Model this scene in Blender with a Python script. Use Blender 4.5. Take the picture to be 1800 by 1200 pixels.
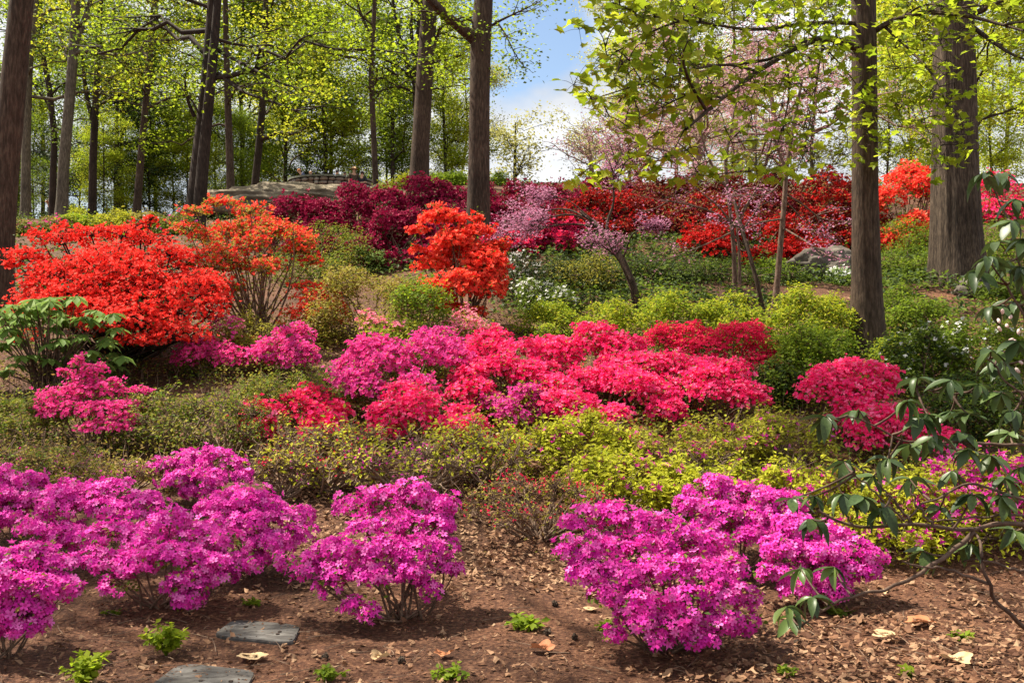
import bpy, math, random
import numpy as np
from mathutils import Vector, Matrix, Euler

for o in list(bpy.data.objects):
    bpy.data.objects.remove(o)
S = bpy.context.scene
C = S.collection
PI = math.pi

# ------------------------------------------------------------------ camera
cam_data = bpy.data.cameras.new('camera')
cam_data.sensor_width = 36.0
cam_data.lens = 36.0
cam_data.clip_start = 0.05
cam_data.clip_end = 3000
cam = bpy.data.objects.new('camera', cam_data)
cam.location = (0, 0, 1.6)
cam.rotation_euler = (math.radians(90), 0, 0)
C.objects.link(cam)
S.camera = cam

# ------------------------------------------------------------------ light
SUN = Vector((-0.44, 0.22, 0.82)).normalized()
elev = math.asin(SUN.z)
azim = math.atan2(SUN.x, SUN.y)
world = bpy.data.worlds.new('World')
S.world = world
world.use_nodes = True
wn, wl = world.node_tree.nodes, world.node_tree.links
wn.clear()
w_out = wn.new('ShaderNodeOutputWorld')
w_bg = wn.new('ShaderNodeBackground')
w_bg.inputs['Strength'].default_value = 0.07
sky = wn.new('ShaderNodeTexSky')
sky.sky_type = 'NISHITA'
sky.sun_disc = False
sky.sun_elevation = elev
sky.sun_rotation = azim
tc = wn.new('ShaderNodeTexCoord')
mp = wn.new('ShaderNodeMapping')
mp.inputs['Scale'].default_value = (1.0, 1.0, 1.7)
mp.inputs['Location'].default_value = (0.31, 0.12, 0.05)
wl.new(tc.outputs['Generated'], mp.inputs['Vector'])
n1 = wn.new('ShaderNodeTexNoise')
n1.inputs['Scale'].default_value = 2.6
n1.inputs['Detail'].default_value = 9
n1.inputs['Roughness'].default_value = 0.55
wl.new(mp.outputs['Vector'], n1.inputs['Vector'])
dist = wn.new('ShaderNodeVectorMath')
dist.operation = 'DISTANCE'
dist.inputs[1].default_value = Vector((0.004, 0.95, 0.305)).normalized()
wl.new(tc.outputs['Generated'], dist.inputs[0])
gap = wn.new('ShaderNodeMapRange')
gap.inputs['From Min'].default_value = 0.015
gap.inputs['From Max'].default_value = 0.10
gap.inputs['To Min'].default_value = -0.16
gap.inputs['To Max'].default_value = 0.07
wl.new(dist.outputs['Value'], gap.inputs['Value'])
addc = wn.new('ShaderNodeMath')
addc.operation = 'ADD'
wl.new(n1.outputs['Fac'], addc.inputs[0])
wl.new(gap.outputs['Result'], addc.inputs[1])
cov = wn.new('ShaderNodeValToRGB')
cov.color_ramp.elements[0].position = 0.38
cov.color_ramp.elements[0].color = (0, 0, 0, 1)
cov.color_ramp.elements[1].position = 0.47
cov.color_ramp.elements[1].color = (1, 1, 1, 1)
wl.new(addc.outputs[0], cov.inputs['Fac'])
n2 = wn.new('ShaderNodeTexNoise')
n2.inputs['Scale'].default_value = 6.0
n2.inputs['Detail'].default_value = 8
wl.new(mp.outputs['Vector'], n2.inputs['Vector'])
ccol = wn.new('ShaderNodeValToRGB')
ccol.color_ramp.elements[0].position = 0.36
ccol.color_ramp.elements[0].color = (3.5, 3.75, 4.15, 1)
ccol.color_ramp.elements[1].position = 0.62
ccol.color_ramp.elements[1].color = (6.5, 6.6, 6.75, 1)
wl.new(n2.outputs['Fac'], ccol.inputs['Fac'])
mixw = wn.new('ShaderNodeMixRGB')
wl.new(cov.outputs['Color'], mixw.inputs['Fac'])
wl.new(sky.outputs['Color'], mixw.inputs['Color1'])
wl.new(ccol.outputs['Color'], mixw.inputs['Color2'])
wl.new(mixw.outputs['Color'], w_bg.inputs['Color'])
wl.new(w_bg.outputs['Background'], w_out.inputs['Surface'])

sun_data = bpy.data.lights.new('sun', 'SUN')
sun_data.energy = 5.0
sun_data.angle = math.radians(0.53)
sun_data.color = (1.0, 0.92, 0.76)
sun = bpy.data.objects.new('sun', sun_data)
sun.rotation_euler = SUN.to_track_quat('Z', 'Y').to_euler()
sun.location = (-20, 15, 40)
C.objects.link(sun)

S.view_settings.view_transform = 'Standard'
S.view_settings.look = 'None'
S.view_settings.exposure = 1.35
S.view_settings.gamma = 1.0
S.view_settings.use_curve_mapping = False
cy = S.cycles
cy.max_bounces = 6
cy.diffuse_bounces = 3
cy.glossy_bounces = 2
cy.transmission_bounces = 4
cy.transparent_max_bounces = 4
cy.caustics_reflective = False
cy.caustics_refractive = False
cy.sample_clamp_indirect = 4.0

# ------------------------------------------------------------------ numpy geometry helpers
def rng_of(seed):
    return np.random.default_rng(seed)

def nrm(a):
    return a / np.maximum(np.linalg.norm(a, axis=-1, keepdims=True), 1e-9)

def W(px, py, d):
    """world point that lies at distance d (metres, along +Y) and reads at photo pixel px, py"""
    return np.array([(px - 900) / 1800 * d, d, (600 - py) / 1800 * d + 1.6])

def frames(normals, r):
    """rotation matrices whose Z is the normal, spun at random"""
    z = nrm(normals)
    ref = np.where(np.abs(z[:, 2:3]) < 0.9, np.array([[0, 0, 1.0]]), np.array([[1.0, 0, 0]]))
    x = nrm(np.cross(ref, z))
    y = np.cross(z, x)
    a = r.uniform(0, 2 * PI, len(z))[:, None]
    x2 = x * np.cos(a) + y * np.sin(a)
    y2 = np.cross(z, x2)
    return np.stack([x2, y2, z], axis=2)

def scatter(tv, tf, P, R, Sc):
    """copies of a template (verts tv, faces tf) as one vertex and face array"""
    n, v = len(P), len(tv)
    Sc = np.asarray(Sc)
    if Sc.ndim == 1:
        Sc = Sc[:, None]
    loc = tv[None, :, :] * Sc[:, None, :]
    V = np.einsum('nij,nvj->nvi', R, loc) + P[:, None, :]
    F = (tf[None, :, :] + (np.arange(n) * v)[:, None, None]).reshape(-1, tf.shape[1])
    return V.reshape(-1, 3), F

def tubes(P, R, sides=5):
    """P (N,K,3) paths, R (N,K) radii -> verts, quads"""
    P = np.asarray(P, float)
    R = np.asarray(R, float)
    if P.ndim == 2:
        P, R = P[None], R[None]
    n, k = P.shape[:2]
    T = np.empty_like(P)
    T[:, 1:-1] = P[:, 2:] - P[:, :-2]
    T[:, 0] = P[:, 1] - P[:, 0]
    T[:, -1] = P[:, -1] - P[:, -2]
    T = nrm(T)
    main = nrm(P[:, -1] - P[:, 0])
    ref = np.where(np.abs(main[:, 2:3]) < 0.8, np.array([[0, 0, 1.0]]), np.array([[0, 1.0, 0]]))
    U = nrm(np.cross(T, ref[:, None, :]))
    Vv = np.cross(T, U)
    a = np.arange(sides) * 2 * PI / sides
    ring = U[:, :, None, :] * np.cos(a)[None, None, :, None] + Vv[:, :, None, :] * np.sin(a)[None, None, :, None]
    V = (P[:, :, None, :] + ring * R[:, :, None, None]).reshape(-1, 3)
    i = np.arange(sides)
    j = (i + 1) % sides
    base = (np.arange(n) * k * sides)[:, None, None] + (np.arange(k - 1) * sides)[None, :, None]
    F = np.stack([base + i, base + j, base + j + sides, base + i + sides], axis=-1).reshape(-1, 4)
    return V, F

def bez(A, B, Cc, k=6):
    t = np.linspace(0, 1, k)[None, :, None]
    return (1 - t) ** 2 * A[:, None, :] + 2 * t * (1 - t) * B[:, None, :] + t ** 2 * Cc[:, None, :]

def resample(pts, k):
    pts = np.asarray(pts, float)
    s = np.concatenate([[0], np.cumsum(np.linalg.norm(np.diff(pts[:, :3], axis=0), axis=1))])
    u = np.linspace(0, s[-1], k)
    # Catmull-like smoothing through dense linear interpolation
    lin = np.stack([np.interp(u, s, pts[:, c]) for c in range(pts.shape[1])], axis=1)
    for _ in range(max(1, k // (3 * len(pts)))):
        m = lin.copy()
        m[1:-1] = (lin[:-2] + 2 * lin[1:-1] + lin[2:]) / 4
        lin = m
    return lin

class MB:
    """collects verts/faces and builds ONE mesh object"""
    def __init__(self):
        self.v, self.f, self.m, self.n = [], [], [], 0
    def add(self, v, f, mi=0):
        v = np.asarray(v, float).reshape(-1, 3)
        f = np.asarray(f, dtype=np.int64)
        if len(f) == 0:
            return self
        self.v.append(v)
        self.f.append(f + self.n)
        self.m.append(np.full(len(f), mi, dtype=np.int32))
        self.n += len(v)
        return self
    def mesh(self, name, mats, smooth=False, origin=None):
        me = bpy.data.meshes.new(name)
        V = np.concatenate(self.v)
        if origin is not None:
            V = V - np.asarray(origin)
        loops = np.concatenate([f.ravel() for f in self.f]).astype(np.int32)
        tot = np.concatenate([np.full(len(f), f.shape[1], dtype=np.int32) for f in self.f])
        start = np.concatenate([[0], np.cumsum(tot)[:-1]]).astype(np.int32)
        me.vertices.add(len(V))
        me.vertices.foreach_set('co', V.astype(np.float32).ravel())
        me.loops.add(len(loops))
        me.loops.foreach_set('vertex_index', loops)
        me.polygons.add(len(tot))
        me.polygons.foreach_set('loop_start', start)
        if not isinstance(mats, (list, tuple)):
            mats = [mats]
        for m in mats:
            me.materials.append(m)
        me.polygons.foreach_set('material_index', np.concatenate(self.m))
        me.polygons.foreach_set('use_smooth', np.full(len(tot), smooth, dtype=bool))
        me.update(calc_edges=True)
        return me
    def build(self, name, mats, parent=None, smooth=False, origin=None, kind=None):
        if parent is not None and origin is None:
            origin = np.array(parent['_o'][:]) if '_o' in parent else np.array(parent.location)
        return link(name, self.mesh(name, mats, smooth, origin), parent, kind, None if parent is not None else origin)

def link(name, me, parent=None, kind=None, loc=None):
    o = bpy.data.objects.new(name, me)
    C.objects.link(o)
    if parent is not None:
        o.parent = parent
    if loc is not None:
        o.location = loc
    if kind:
        o['kind'] = kind
    return o

def thing(name, label, cat, loc=(0, 0, 0), group=None):
    o = bpy.data.objects.new(name, None)
    o.empty_display_size = 0.1
    C.objects.link(o)
    o.location = loc
    o['label'] = label
    o['category'] = cat
    if group:
        o['group'] = group
    return o

def tag(o, label, cat, group=None):
    o['label'] = label
    o['category'] = cat
    if group:
        o['group'] = group
    return o

# value noise on a grid, numpy
def vnoise(x, y, seed=0, n=64):
    g = np.random.default_rng(seed).uniform(-1, 1, (n, n))
    xi, yi = np.floor(x).astype(int), np.floor(y).astype(int)
    fx, fy = x - xi, y - yi
    fx, fy = fx * fx * (3 - 2 * fx), fy * fy * (3 - 2 * fy)
    a, b = g[xi % n, yi % n], g[(xi + 1) % n, yi % n]
    c, d = g[xi % n, (yi + 1) % n], g[(xi + 1) % n, (yi + 1) % n]
    return (a * (1 - fx) + b * fx) * (1 - fy) + (c * (1 - fx) + d * fx) * fy

def fbm(x, y, seed=0, o=4):
    return sum(vnoise(x * 2 ** k, y * 2 ** k, seed + k) / 2 ** k for k in range(o))

# ------------------------------------------------------------------ materials
def new_mat(name):
    m = bpy.data.materials.new(name)
    m.use_nodes = True
    m.node_tree.nodes.clear()
    return m, m.node_tree.nodes, m.node_tree.links

def ramp(nd, stops):
    r = nd.new('ShaderNodeValToRGB')
    el = r.color_ramp.elements
    while len(el) < len(stops):
        el.new(0.5)
    for e, (p, c) in zip(el, stops):
        e.position = p
        e.color = (*c, 1)
    return r

def petal_mat(name, cols, trans=0.3, rough=0.6, spec=0.12, noise=0.0):
    """leaves and petals: the colour varies from piece to piece; some light passes through"""
    m, nd, lk = new_mat(name)
    out = nd.new('ShaderNodeOutputMaterial')
    geo = nd.new('ShaderNodeNewGeometry')
    inf = nd.new('ShaderNodeObjectInfo')
    add = nd.new('ShaderNodeMath'); add.operation = 'ADD'
    fr = nd.new('ShaderNodeMath'); fr.operation = 'FRACT'
    lk.new(geo.outputs['Random Per Island'], add.inputs[0])
    lk.new(inf.outputs['Random'], add.inputs[1])
    lk.new(add.outputs[0], fr.inputs[0])
    n = len(cols)
    rp = ramp(nd, [(i / max(1, n - 1), c) for i, c in enumerate(cols)])
    lk.new(fr.outputs[0], rp.inputs['Fac'])
    col = rp.outputs['Color']
    if noise:
        tx = nd.new('ShaderNodeTexNoise'); tx.inputs['Scale'].default_value = noise
        tco = nd.new('ShaderNodeTexCoord')
        lk.new(tco.outputs['Object'], tx.inputs['Vector'])
        hs = nd.new('ShaderNodeHueSaturation')
        mr = nd.new('ShaderNodeMapRange')
        mr.inputs['From Min'].default_value = 0.3; mr.inputs['From Max'].default_value = 0.7
        mr.inputs['To Min'].default_value = 0.75; mr.inputs['To Max'].default_value = 1.2
        lk.new(tx.outputs['Fac'], mr.inputs['Value'])
        lk.new(mr.outputs['Result'], hs.inputs['Value'])
        lk.new(col, hs.inputs['Color'])
        col = hs.outputs['Color']
    p = nd.new('ShaderNodeBsdfPrincipled')
    p.inputs['Roughness'].default_value = rough
    p.inputs['Specular IOR Level'].default_value = spec
    t = nd.new('ShaderNodeBsdfTranslucent')
    mx = nd.new('ShaderNodeMixShader')
    mx.inputs['Fac'].default_value = trans
    lk.new(col, p.inputs['Base Color'])
    lk.new(col, t.inputs['Color'])
    lk.new(p.outputs[0], mx.inputs[1])
    lk.new(t.outputs[0], mx.inputs[2])
    lk.new(mx.outputs[0], out.inputs['Surface'])
    return m

def rough_mat(name, cols, scale=4.0, stretch=(1, 1, 1), bump=0.3, rough=0.85, detail=8, scale2=None, bump_dist=0.02, spec=0.2):
    """bark, stone, soil: noise colour and fine relief"""
    m, nd, lk = new_mat(name)
    out = nd.new('ShaderNodeOutputMaterial')
    tco = nd.new('ShaderNodeTexCoord')
    mpn = nd.new('ShaderNodeMapping')
    mpn.inputs['Scale'].default_value = stretch
    lk.new(tco.outputs['Object'], mpn.inputs['Vector'])
    tx = nd.new('ShaderNodeTexNoise')
    tx.inputs['Scale'].default_value = scale
    tx.inputs['Detail'].default_value = detail
    tx.inputs['Roughness'].default_value = 0.65
    lk.new(mpn.outputs['Vector'], tx.inputs['Vector'])
    n = len(cols)
    rp = ramp(nd, [(0.3 + 0.4 * i / max(1, n - 1), c) for i, c in enumerate(cols)])
    lk.new(tx.outputs['Fac'], rp.inputs['Fac'])
    col = rp.outputs['Color']
    h = tx.outputs['Fac']
    if scale2:
        t2 = nd.new('ShaderNodeTexNoise')
        t2.inputs['Scale'].default_value = scale2
        t2.inputs['Detail'].default_value = 3
        lk.new(tco.outputs['Object'], t2.inputs['Vector'])
        hs = nd.new('ShaderNodeHueSaturation')
        mr = nd.new('ShaderNodeMapRange')
        mr.inputs['From Min'].default_value = 0.3; mr.inputs['From Max'].default_value = 0.7
        mr.inputs['To Min'].default_value = 0.65; mr.inputs['To Max'].default_value = 1.35
        lk.new(t2.outputs['Fac'], mr.inputs['Value'])
        lk.new(mr.outputs['Result'], hs.inputs['Value'])
        lk.new(col, hs.inputs['Color'])
        col = hs.outputs['Color']
    p = nd.new('ShaderNodeBsdfPrincipled')
    p.inputs['Roughness'].default_value = rough
    p.inputs['Specular IOR Level'].default_value = spec
    lk.new(col, p.inputs['Base Color'])
    if bump:
        b = nd.new('ShaderNodeBump')
        b.inputs['Strength'].default_value = bump
        b.inputs['Distance'].default_value = bump_dist
        lk.new(h, b.inputs['Height'])
        lk.new(b.outputs['Normal'], p.inputs['Normal'])
    lk.new(p.outputs[0], out.inputs['Surface'])
    return m

M = {}
M['bark_brown'] = rough_mat('bark_brown', [(.018, .011, .007), (.055, .035, .024), (.115, .078, .055)], 7, (5, 5, .9), .7, scale2=1.3)
M['bark_grey'] = rough_mat('bark_grey', [(.035, .028, .020), (.10, .082, .058), (.19, .155, .115)], 6, (4, 4, .9), .5, scale2=1.0)
M['bark_dark'] = rough_mat('bark_dark', [(.012, .008, .006), (.033, .022, .017), (.065, .045, .034)], 7, (5, 5, .9), .7, scale2=1.5)
M['bark_furrow'] = rough_mat('bark_furrow', [(.015, .010, .007), (.058, .040, .028), (.145, .105, .074)], 9, (6, 6, .7), 1.0, scale2=1.2)
M['twig'] = rough_mat('twig', [(.10, .06, .04), (.24, .16, .11)], 9, (3, 3, 1), .3)
M['twig_pale'] = rough_mat('twig_pale', [(.13, .08, .055), (.30, .21, .15)], 9, (3, 3, 1), .3)
M['rhodo_wood'] = rough_mat('rhodo_wood', [(.05, .03, .022), (.17, .11, .08)], 14, (1, 1, 1), .4)
M['rock'] = rough_mat('rock', [(.08, .06, .042), (.22, .175, .125), (.34, .28, .205)], 1.3, (1, 1, 4), .6, scale2=.5, bump_dist=.08)
M['boulder'] = rough_mat('boulder', [(.04, .034, .027), (.11, .092, .075), (.20, .17, .14)], 2.2, (1, 1, 2.5), .6, scale2=1.2, bump_dist=.05)
M['slate'] = rough_mat('slate', [(.040, .036, .034), (.085, .078, .073), (.14, .132, .125)], 9, (1, 3, 1), .5, scale2=3, rough=.9, spec=.08)
M['soil'] = rough_mat('soil', [(.020, .008, .005), (.088, .036, .019), (.22, .11, .06)], 38, (1, 1, 1), .9, scale2=1.1, bump_dist=.03)
M['stone_a'] = rough_mat('stone_a', [(.16, .12, .10), (.34, .28, .24)], 6, (1, 1, 1), .5)
M['stone_b'] = rough_mat('stone_b', [(.14, .09, .07), (.28, .19, .15)], 6, (1, 1, 1), .5)
M['stone_c'] = rough_mat('stone_c', [(.22, .20, .18), (.45, .41, .37)], 6, (1, 1, 1), .5)
M['mortar'] = rough_mat('mortar', [(.05, .042, .036), (.10, .085, .07)], 6, (1, 1, 1), .3)
M['coping'] = rough_mat('coping', [(.12, .13, .11), (.24, .25, .21)], 5, (1, 1, 1), .3)
# foliage
def LM(name, *cols, **k):
    M[name] = petal_mat(name, cols, **k)
LM('leaf_yellow', (.34, .36, .016), (.45, .44, .03), (.22, .27, .013), trans=.45)
LM('leaf_bright', (.16, .25, .014), (.26, .33, .022), (.10, .17, .012), trans=.55)
LM('leaf_mid', (.085, .14, .013), (.16, .22, .02), (.06, .10, .01), trans=.45)
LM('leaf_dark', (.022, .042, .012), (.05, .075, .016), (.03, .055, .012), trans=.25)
LM('leaf_olive', (.27, .25, .028), (.37, .33, .045), (.18, .19, .02), trans=.4)
LM('leaf_brown', (.26, .15, .055), (.33, .24, .06), (.19, .13, .03), trans=.35)
LM('leaf_lemon', (.44, .45, .024), (.54, .53, .045), (.34, .38, .018), trans=.4)
LM('leaf_spring', (.24, .33, .016), (.35, .41, .024), (.16, .24, .014), trans=.68)
LM('leaf_gold', (.34, .36, .02), (.44, .43, .035), (.24, .29, .018), trans=.68)
LM('leaf_hemlock', (.022, .045, .016), (.045, .075, .022), trans=.15)
LM('leaf_pale', (.13, .22, .045), (.21, .31, .07), (.09, .16, .03), trans=.4)
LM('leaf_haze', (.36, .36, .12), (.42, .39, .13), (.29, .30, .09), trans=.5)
LM('leaf_rhodo', (.055, .095, .024), (.095, .145, .036), (.038, .068, .02), (.072, .12, .04), trans=.25, rough=.4, spec=.35, noise=9)
LM('leaf_rhodo_new', (.10, .17, .03), (.16, .22, .05), trans=.3, rough=.35, spec=.5)
LM('litter', (.27, .145, .08), (.17, .08, .044), (.40, .25, .15), (.09, .04, .024), (.21, .105, .058), (.32, .19, .11), (.12, .056, .032), trans=.12, rough=.7)
LM('mulch', (.11, .05, .026), (.18, .088, .048), (.055, .024, .014), (.34, .21, .125), (.085, .038, .021), trans=0.0, rough=.9)
LM('tan_leaf', (.50, .34, .18), (.55, .40, .24), trans=.1, rough=.6)
LM('rust_leaf', (.45, .19, .09), (.40, .16, .08), trans=.1, rough=.6)
# petals
LM('magenta', (.73, .035, .39), (.83, .08, .49), (.60, .02, .34), (.88, .22, .60), (.70, .03, .40), (.50, .015, .29), trans=.3)
LM('hotpink', (.80, .045, .28), (.86, .10, .36), (.74, .03, .25), trans=.28)
LM('orchid', (.66, .045, .29), (.74, .08, .36), (.58, .03, .26), trans=.3)
LM('palepink', (.86, .22, .34), (.90, .32, .44), (.80, .15, .28), trans=.3)
LM('coral', (.92, .026, .19), (.95, .055, .26), (.88, .014, .14), (.97, .20, .40), (.91, .02, .165), (.80, .010, .12), trans=.3)
LM('crimson', (.74, .014, .085), (.82, .03, .12), (.62, .009, .065), trans=.28)
LM('scarlet', (.82, .030, .020), (.90, .065, .045), (.68, .014, .010), (.92, .13, .10), (.78, .022, .016), trans=.3)
LM('orange', (.88, .085, .04), (.93, .14, .075), (.84, .05, .024), (.95, .23, .14), trans=.32)
LM('wine', (.24, .006, .04), (.34, .010, .065), (.16, .004, .026), trans=.25)
LM('maroon', (.17, .007, .018), (.25, .013, .026), (.11, .005, .014), trans=.25)
LM('rust', (.13, .009, .007), (.21, .016, .010), (.08, .007, .006), (.26, .03, .014), trans=.25)  # darkened: the tree shade over the crest is put into this petal colour
LM('firered', (.40, .008, .007), (.54, .014, .010), (.24, .005, .005), trans=.3)  # also darkened to carry the tree shade on the crest
LM('redbud', (.43, .16, .28), (.54, .25, .37), (.35, .11, .22), trans=.35)
LM('redbud_far', (.46, .22, .29), (.56, .32, .37), (.38, .17, .23), (.42, .34, .16), trans=.4)
LM('white', (.78, .77, .72), (.84, .83, .80), (.70, .71, .64), trans=.3)
LM('blush', (.84, .70, .66), (.80, .60, .56), trans=.3)
# ------------------------------------------------------------------ terrain
_D = np.array([-60, 0, 5, 6.2, 7, 8.5, 10, 13, 17, 21, 26, 35, 45, 60, 75, 100, 160, 400, 900])
_HL = np.array([-1.6, -1.6, -1.6, -1.6, -1.5, -1.22, -.9, -.15, .7, 1.75, 2.75, 4.15, 5.35, 7.1, 8.6, 9.2, 8, 4, 2])
_HC = np.array([-1.6, -1.6, -1.6, -1.6, -1.5, -1.22, -.9, -.15, .9, 2.1, 3.35, 5.3, 7.0, 8.6, 9.2, 9.4, 8, 4, 2])
_HR = np.array([-1.6, -1.6, -1.6, -1.6, -1.5, -1.22, -.9, -.15, .8, 1.75, 3.1, 5.2, 6.9, 8.4, 9.0, 9.2, 8, 4, 2])
_dd = np.linspace(-60, 900, 9601)
def _sm(h):
    v = np.interp(_dd, _D, h)
    k = np.ones(11) / 11
    return np.convolve(np.pad(v, 5, mode='edge'), k, mode='valid')
_HL, _HC, _HR = _sm(_HL), _sm(_HC), _sm(_HR)

def gz(x, y):
    x, y = np.asarray(x, float), np.asarray(y, float)
    u = np.clip(x / np.maximum(y, 4) * 1800 + 900, 0, 1800)
    l, c, r = np.interp(y, _dd, _HL), np.interp(y, _dd, _HC), np.interp(y, _dd, _HR)
    a = np.clip((u - 385) / 440, 0, 1); a = a * a * (3 - 2 * a)
    b = np.clip((u - 1000) / 450, 0, 1); b = b * b * (3 - 2 * b)
    h = l * (1 - a) + c * (a - b) + r * b
    return h + 1.6 + .025 * fbm(x * 1.3 + 40, y * 1.3 + 40, 3, 3) * np.clip(y / 8, 0.5, 3)

def depth_at(px, py):
    """distance at which the ground is seen at pixel px, py"""
    d = np.linspace(3, 60, 2281)
    z = gz((px - 900) / 1800 * d, d)
    row = 600 - (z - 1.6) / d * 1800
    k = np.argmax(row <= py)
    return float(d[k]) if row[k] <= py else 40.0

def G(px, d):
    x = (px - 900) / 1800 * d
    return np.array([x, d, float(gz(x, d))])

def make_ground():
    s = np.linspace(-1, 1, 171)
    xs = 14 * s + 500 * np.sign(s) * np.abs(s) ** 5
    t = np.linspace(0, 1, 210)
    ys = -30 + 62 * t + 800 * t ** 5
    X, Y = np.meshgrid(xs, ys)
    Z = gz(X, Y)
    V = np.stack([X, Y, Z], -1).reshape(-1, 3)
    nx, ny = len(xs), len(ys)
    i, j = np.meshgrid(np.arange(nx - 1), np.arange(ny - 1))
    b = (j * nx + i).ravel()
    F = np.stack([b, b + 1, b + nx + 1, b + nx], 1)
    o = MB().add(V, F).build('ground', M['soil'], smooth=True, origin=(0, 0, 0))
    o['kind'] = 'structure'
make_ground()

# ------------------------------------------------------------------ templates
LEAF = np.array([[0, 0, 0], [.26, .5, .10], [0, 1, -.02], [-.26, .5, .10]], float)
LEAF_F = np.array([[0, 1, 2], [0, 2, 3]])
def _bloom(tip2=False):
    v = [[0, 0, -.35]]
    f = []
    for k in range(5):
        a = 2 * PI * k / 5
        h = PI / 5
        v.append([.42 * math.cos(a - h), .42 * math.sin(a - h), .10])
        if tip2:
            v.append([.98 * math.cos(a - .27), .98 * math.sin(a - .27), .22])
            v.append([1.0 * math.cos(a + .27), 1.0 * math.sin(a + .27), .22])
        else:
            v.append([1.1 * math.cos(a), 1.1 * math.sin(a), .22])
    n = len(v)
    st = 3 if tip2 else 2
    for k in range(5):
        b = 1 + st * k
        nx = 1 + st * ((k + 1) % 5)
        f.append([0, b, b + 1, b + 2, nx] if tip2 else [0, b, b + 1, nx])
    return np.array(v, float), np.array(f)
BLOOM, BLOOM_F = _bloom()
BLOOM5, BLOOM5_F = _bloom(True)
STAR = np.array([[0, 0, -.45], [1, .35, .35], [.2, 1, .1], [-1, .3, .3], [-.25, -1, .05], [.9, -.6, .3]], float)
STAR_F = np.array([[0, 1, 2], [0, 2, 3], [0, 3, 4], [0, 4, 5]])

def oak_t(seed):
    r = np.random.default_rng(seed)
    n = 7
    a = np.arange(n) / n * 2 * PI
    k = np.where(np.arange(n) % 2 == 0, 1.0, .62) * r.uniform(.8, 1.15, n)
    v = np.stack([np.cos(a) * .56 * k, np.sin(a) * .36 * k, .16 * np.cos(a) ** 2 * r.uniform(-.4, 1.2) + .10 * np.sin(a * 2 + seed) + r.normal(0, .03, n)], 1)
    return np.vstack([v, [[0, 0, 0]]]), np.array([[n, i, (i + 1) % n] for i in range(n)])

def litter_t():
    return np.array([[-.5, -.28, 0.06], [.1, -.42, .02], [.55, -.1, .16], [.2, .35, .05], [-.3, .38, .16], [0, 0, 0]], float), \
        np.array([[5, 0, 1], [5, 1, 2], [5, 2, 3], [5, 3, 4], [5, 4, 0]])

# ------------------------------------------------------------------ bushes
def auto_pads(x0, x1, y0, y1, n, seed, rp=None):
    """clumps over a dome seen between columns x0..x1 and rows y0..y1 (dd = depth offset as share of the width)"""
    r = rng_of(seed)
    w, h = x1 - x0, y1 - y0
    rp = rp or max(10, 0.74 * math.sqrt(w * h / n))
    out = []
    for i in range(n):
        a = r.uniform(-1, 1)
        t = r.uniform(0, 1) ** .8                      # 0 = crest, 1 = low front
        top = y0 + h * .55 * (1 - math.sqrt(max(0, 1 - (a * .95) ** 2))) + r.uniform(0, .12) * h
        px = (x0 + x1) / 2 + a * max(2, w / 2 - rp * .7)
        py = top + rp * .5 + t * max(0, (y1 - rp * .5 - top - rp * .5))
        front = r.random() < .62
        dd = (-.38 * t if front else .42 * (.3 + .7 * r.random())) * math.sqrt(1 - .7 * a * a)
        if not front:
            py = top + rp * .5 + .4 * t * h * .5
        out.append((px, py, rp * r.uniform(.8, 1.2), rp * r.uniform(.55, .8), dd))
    return out

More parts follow.
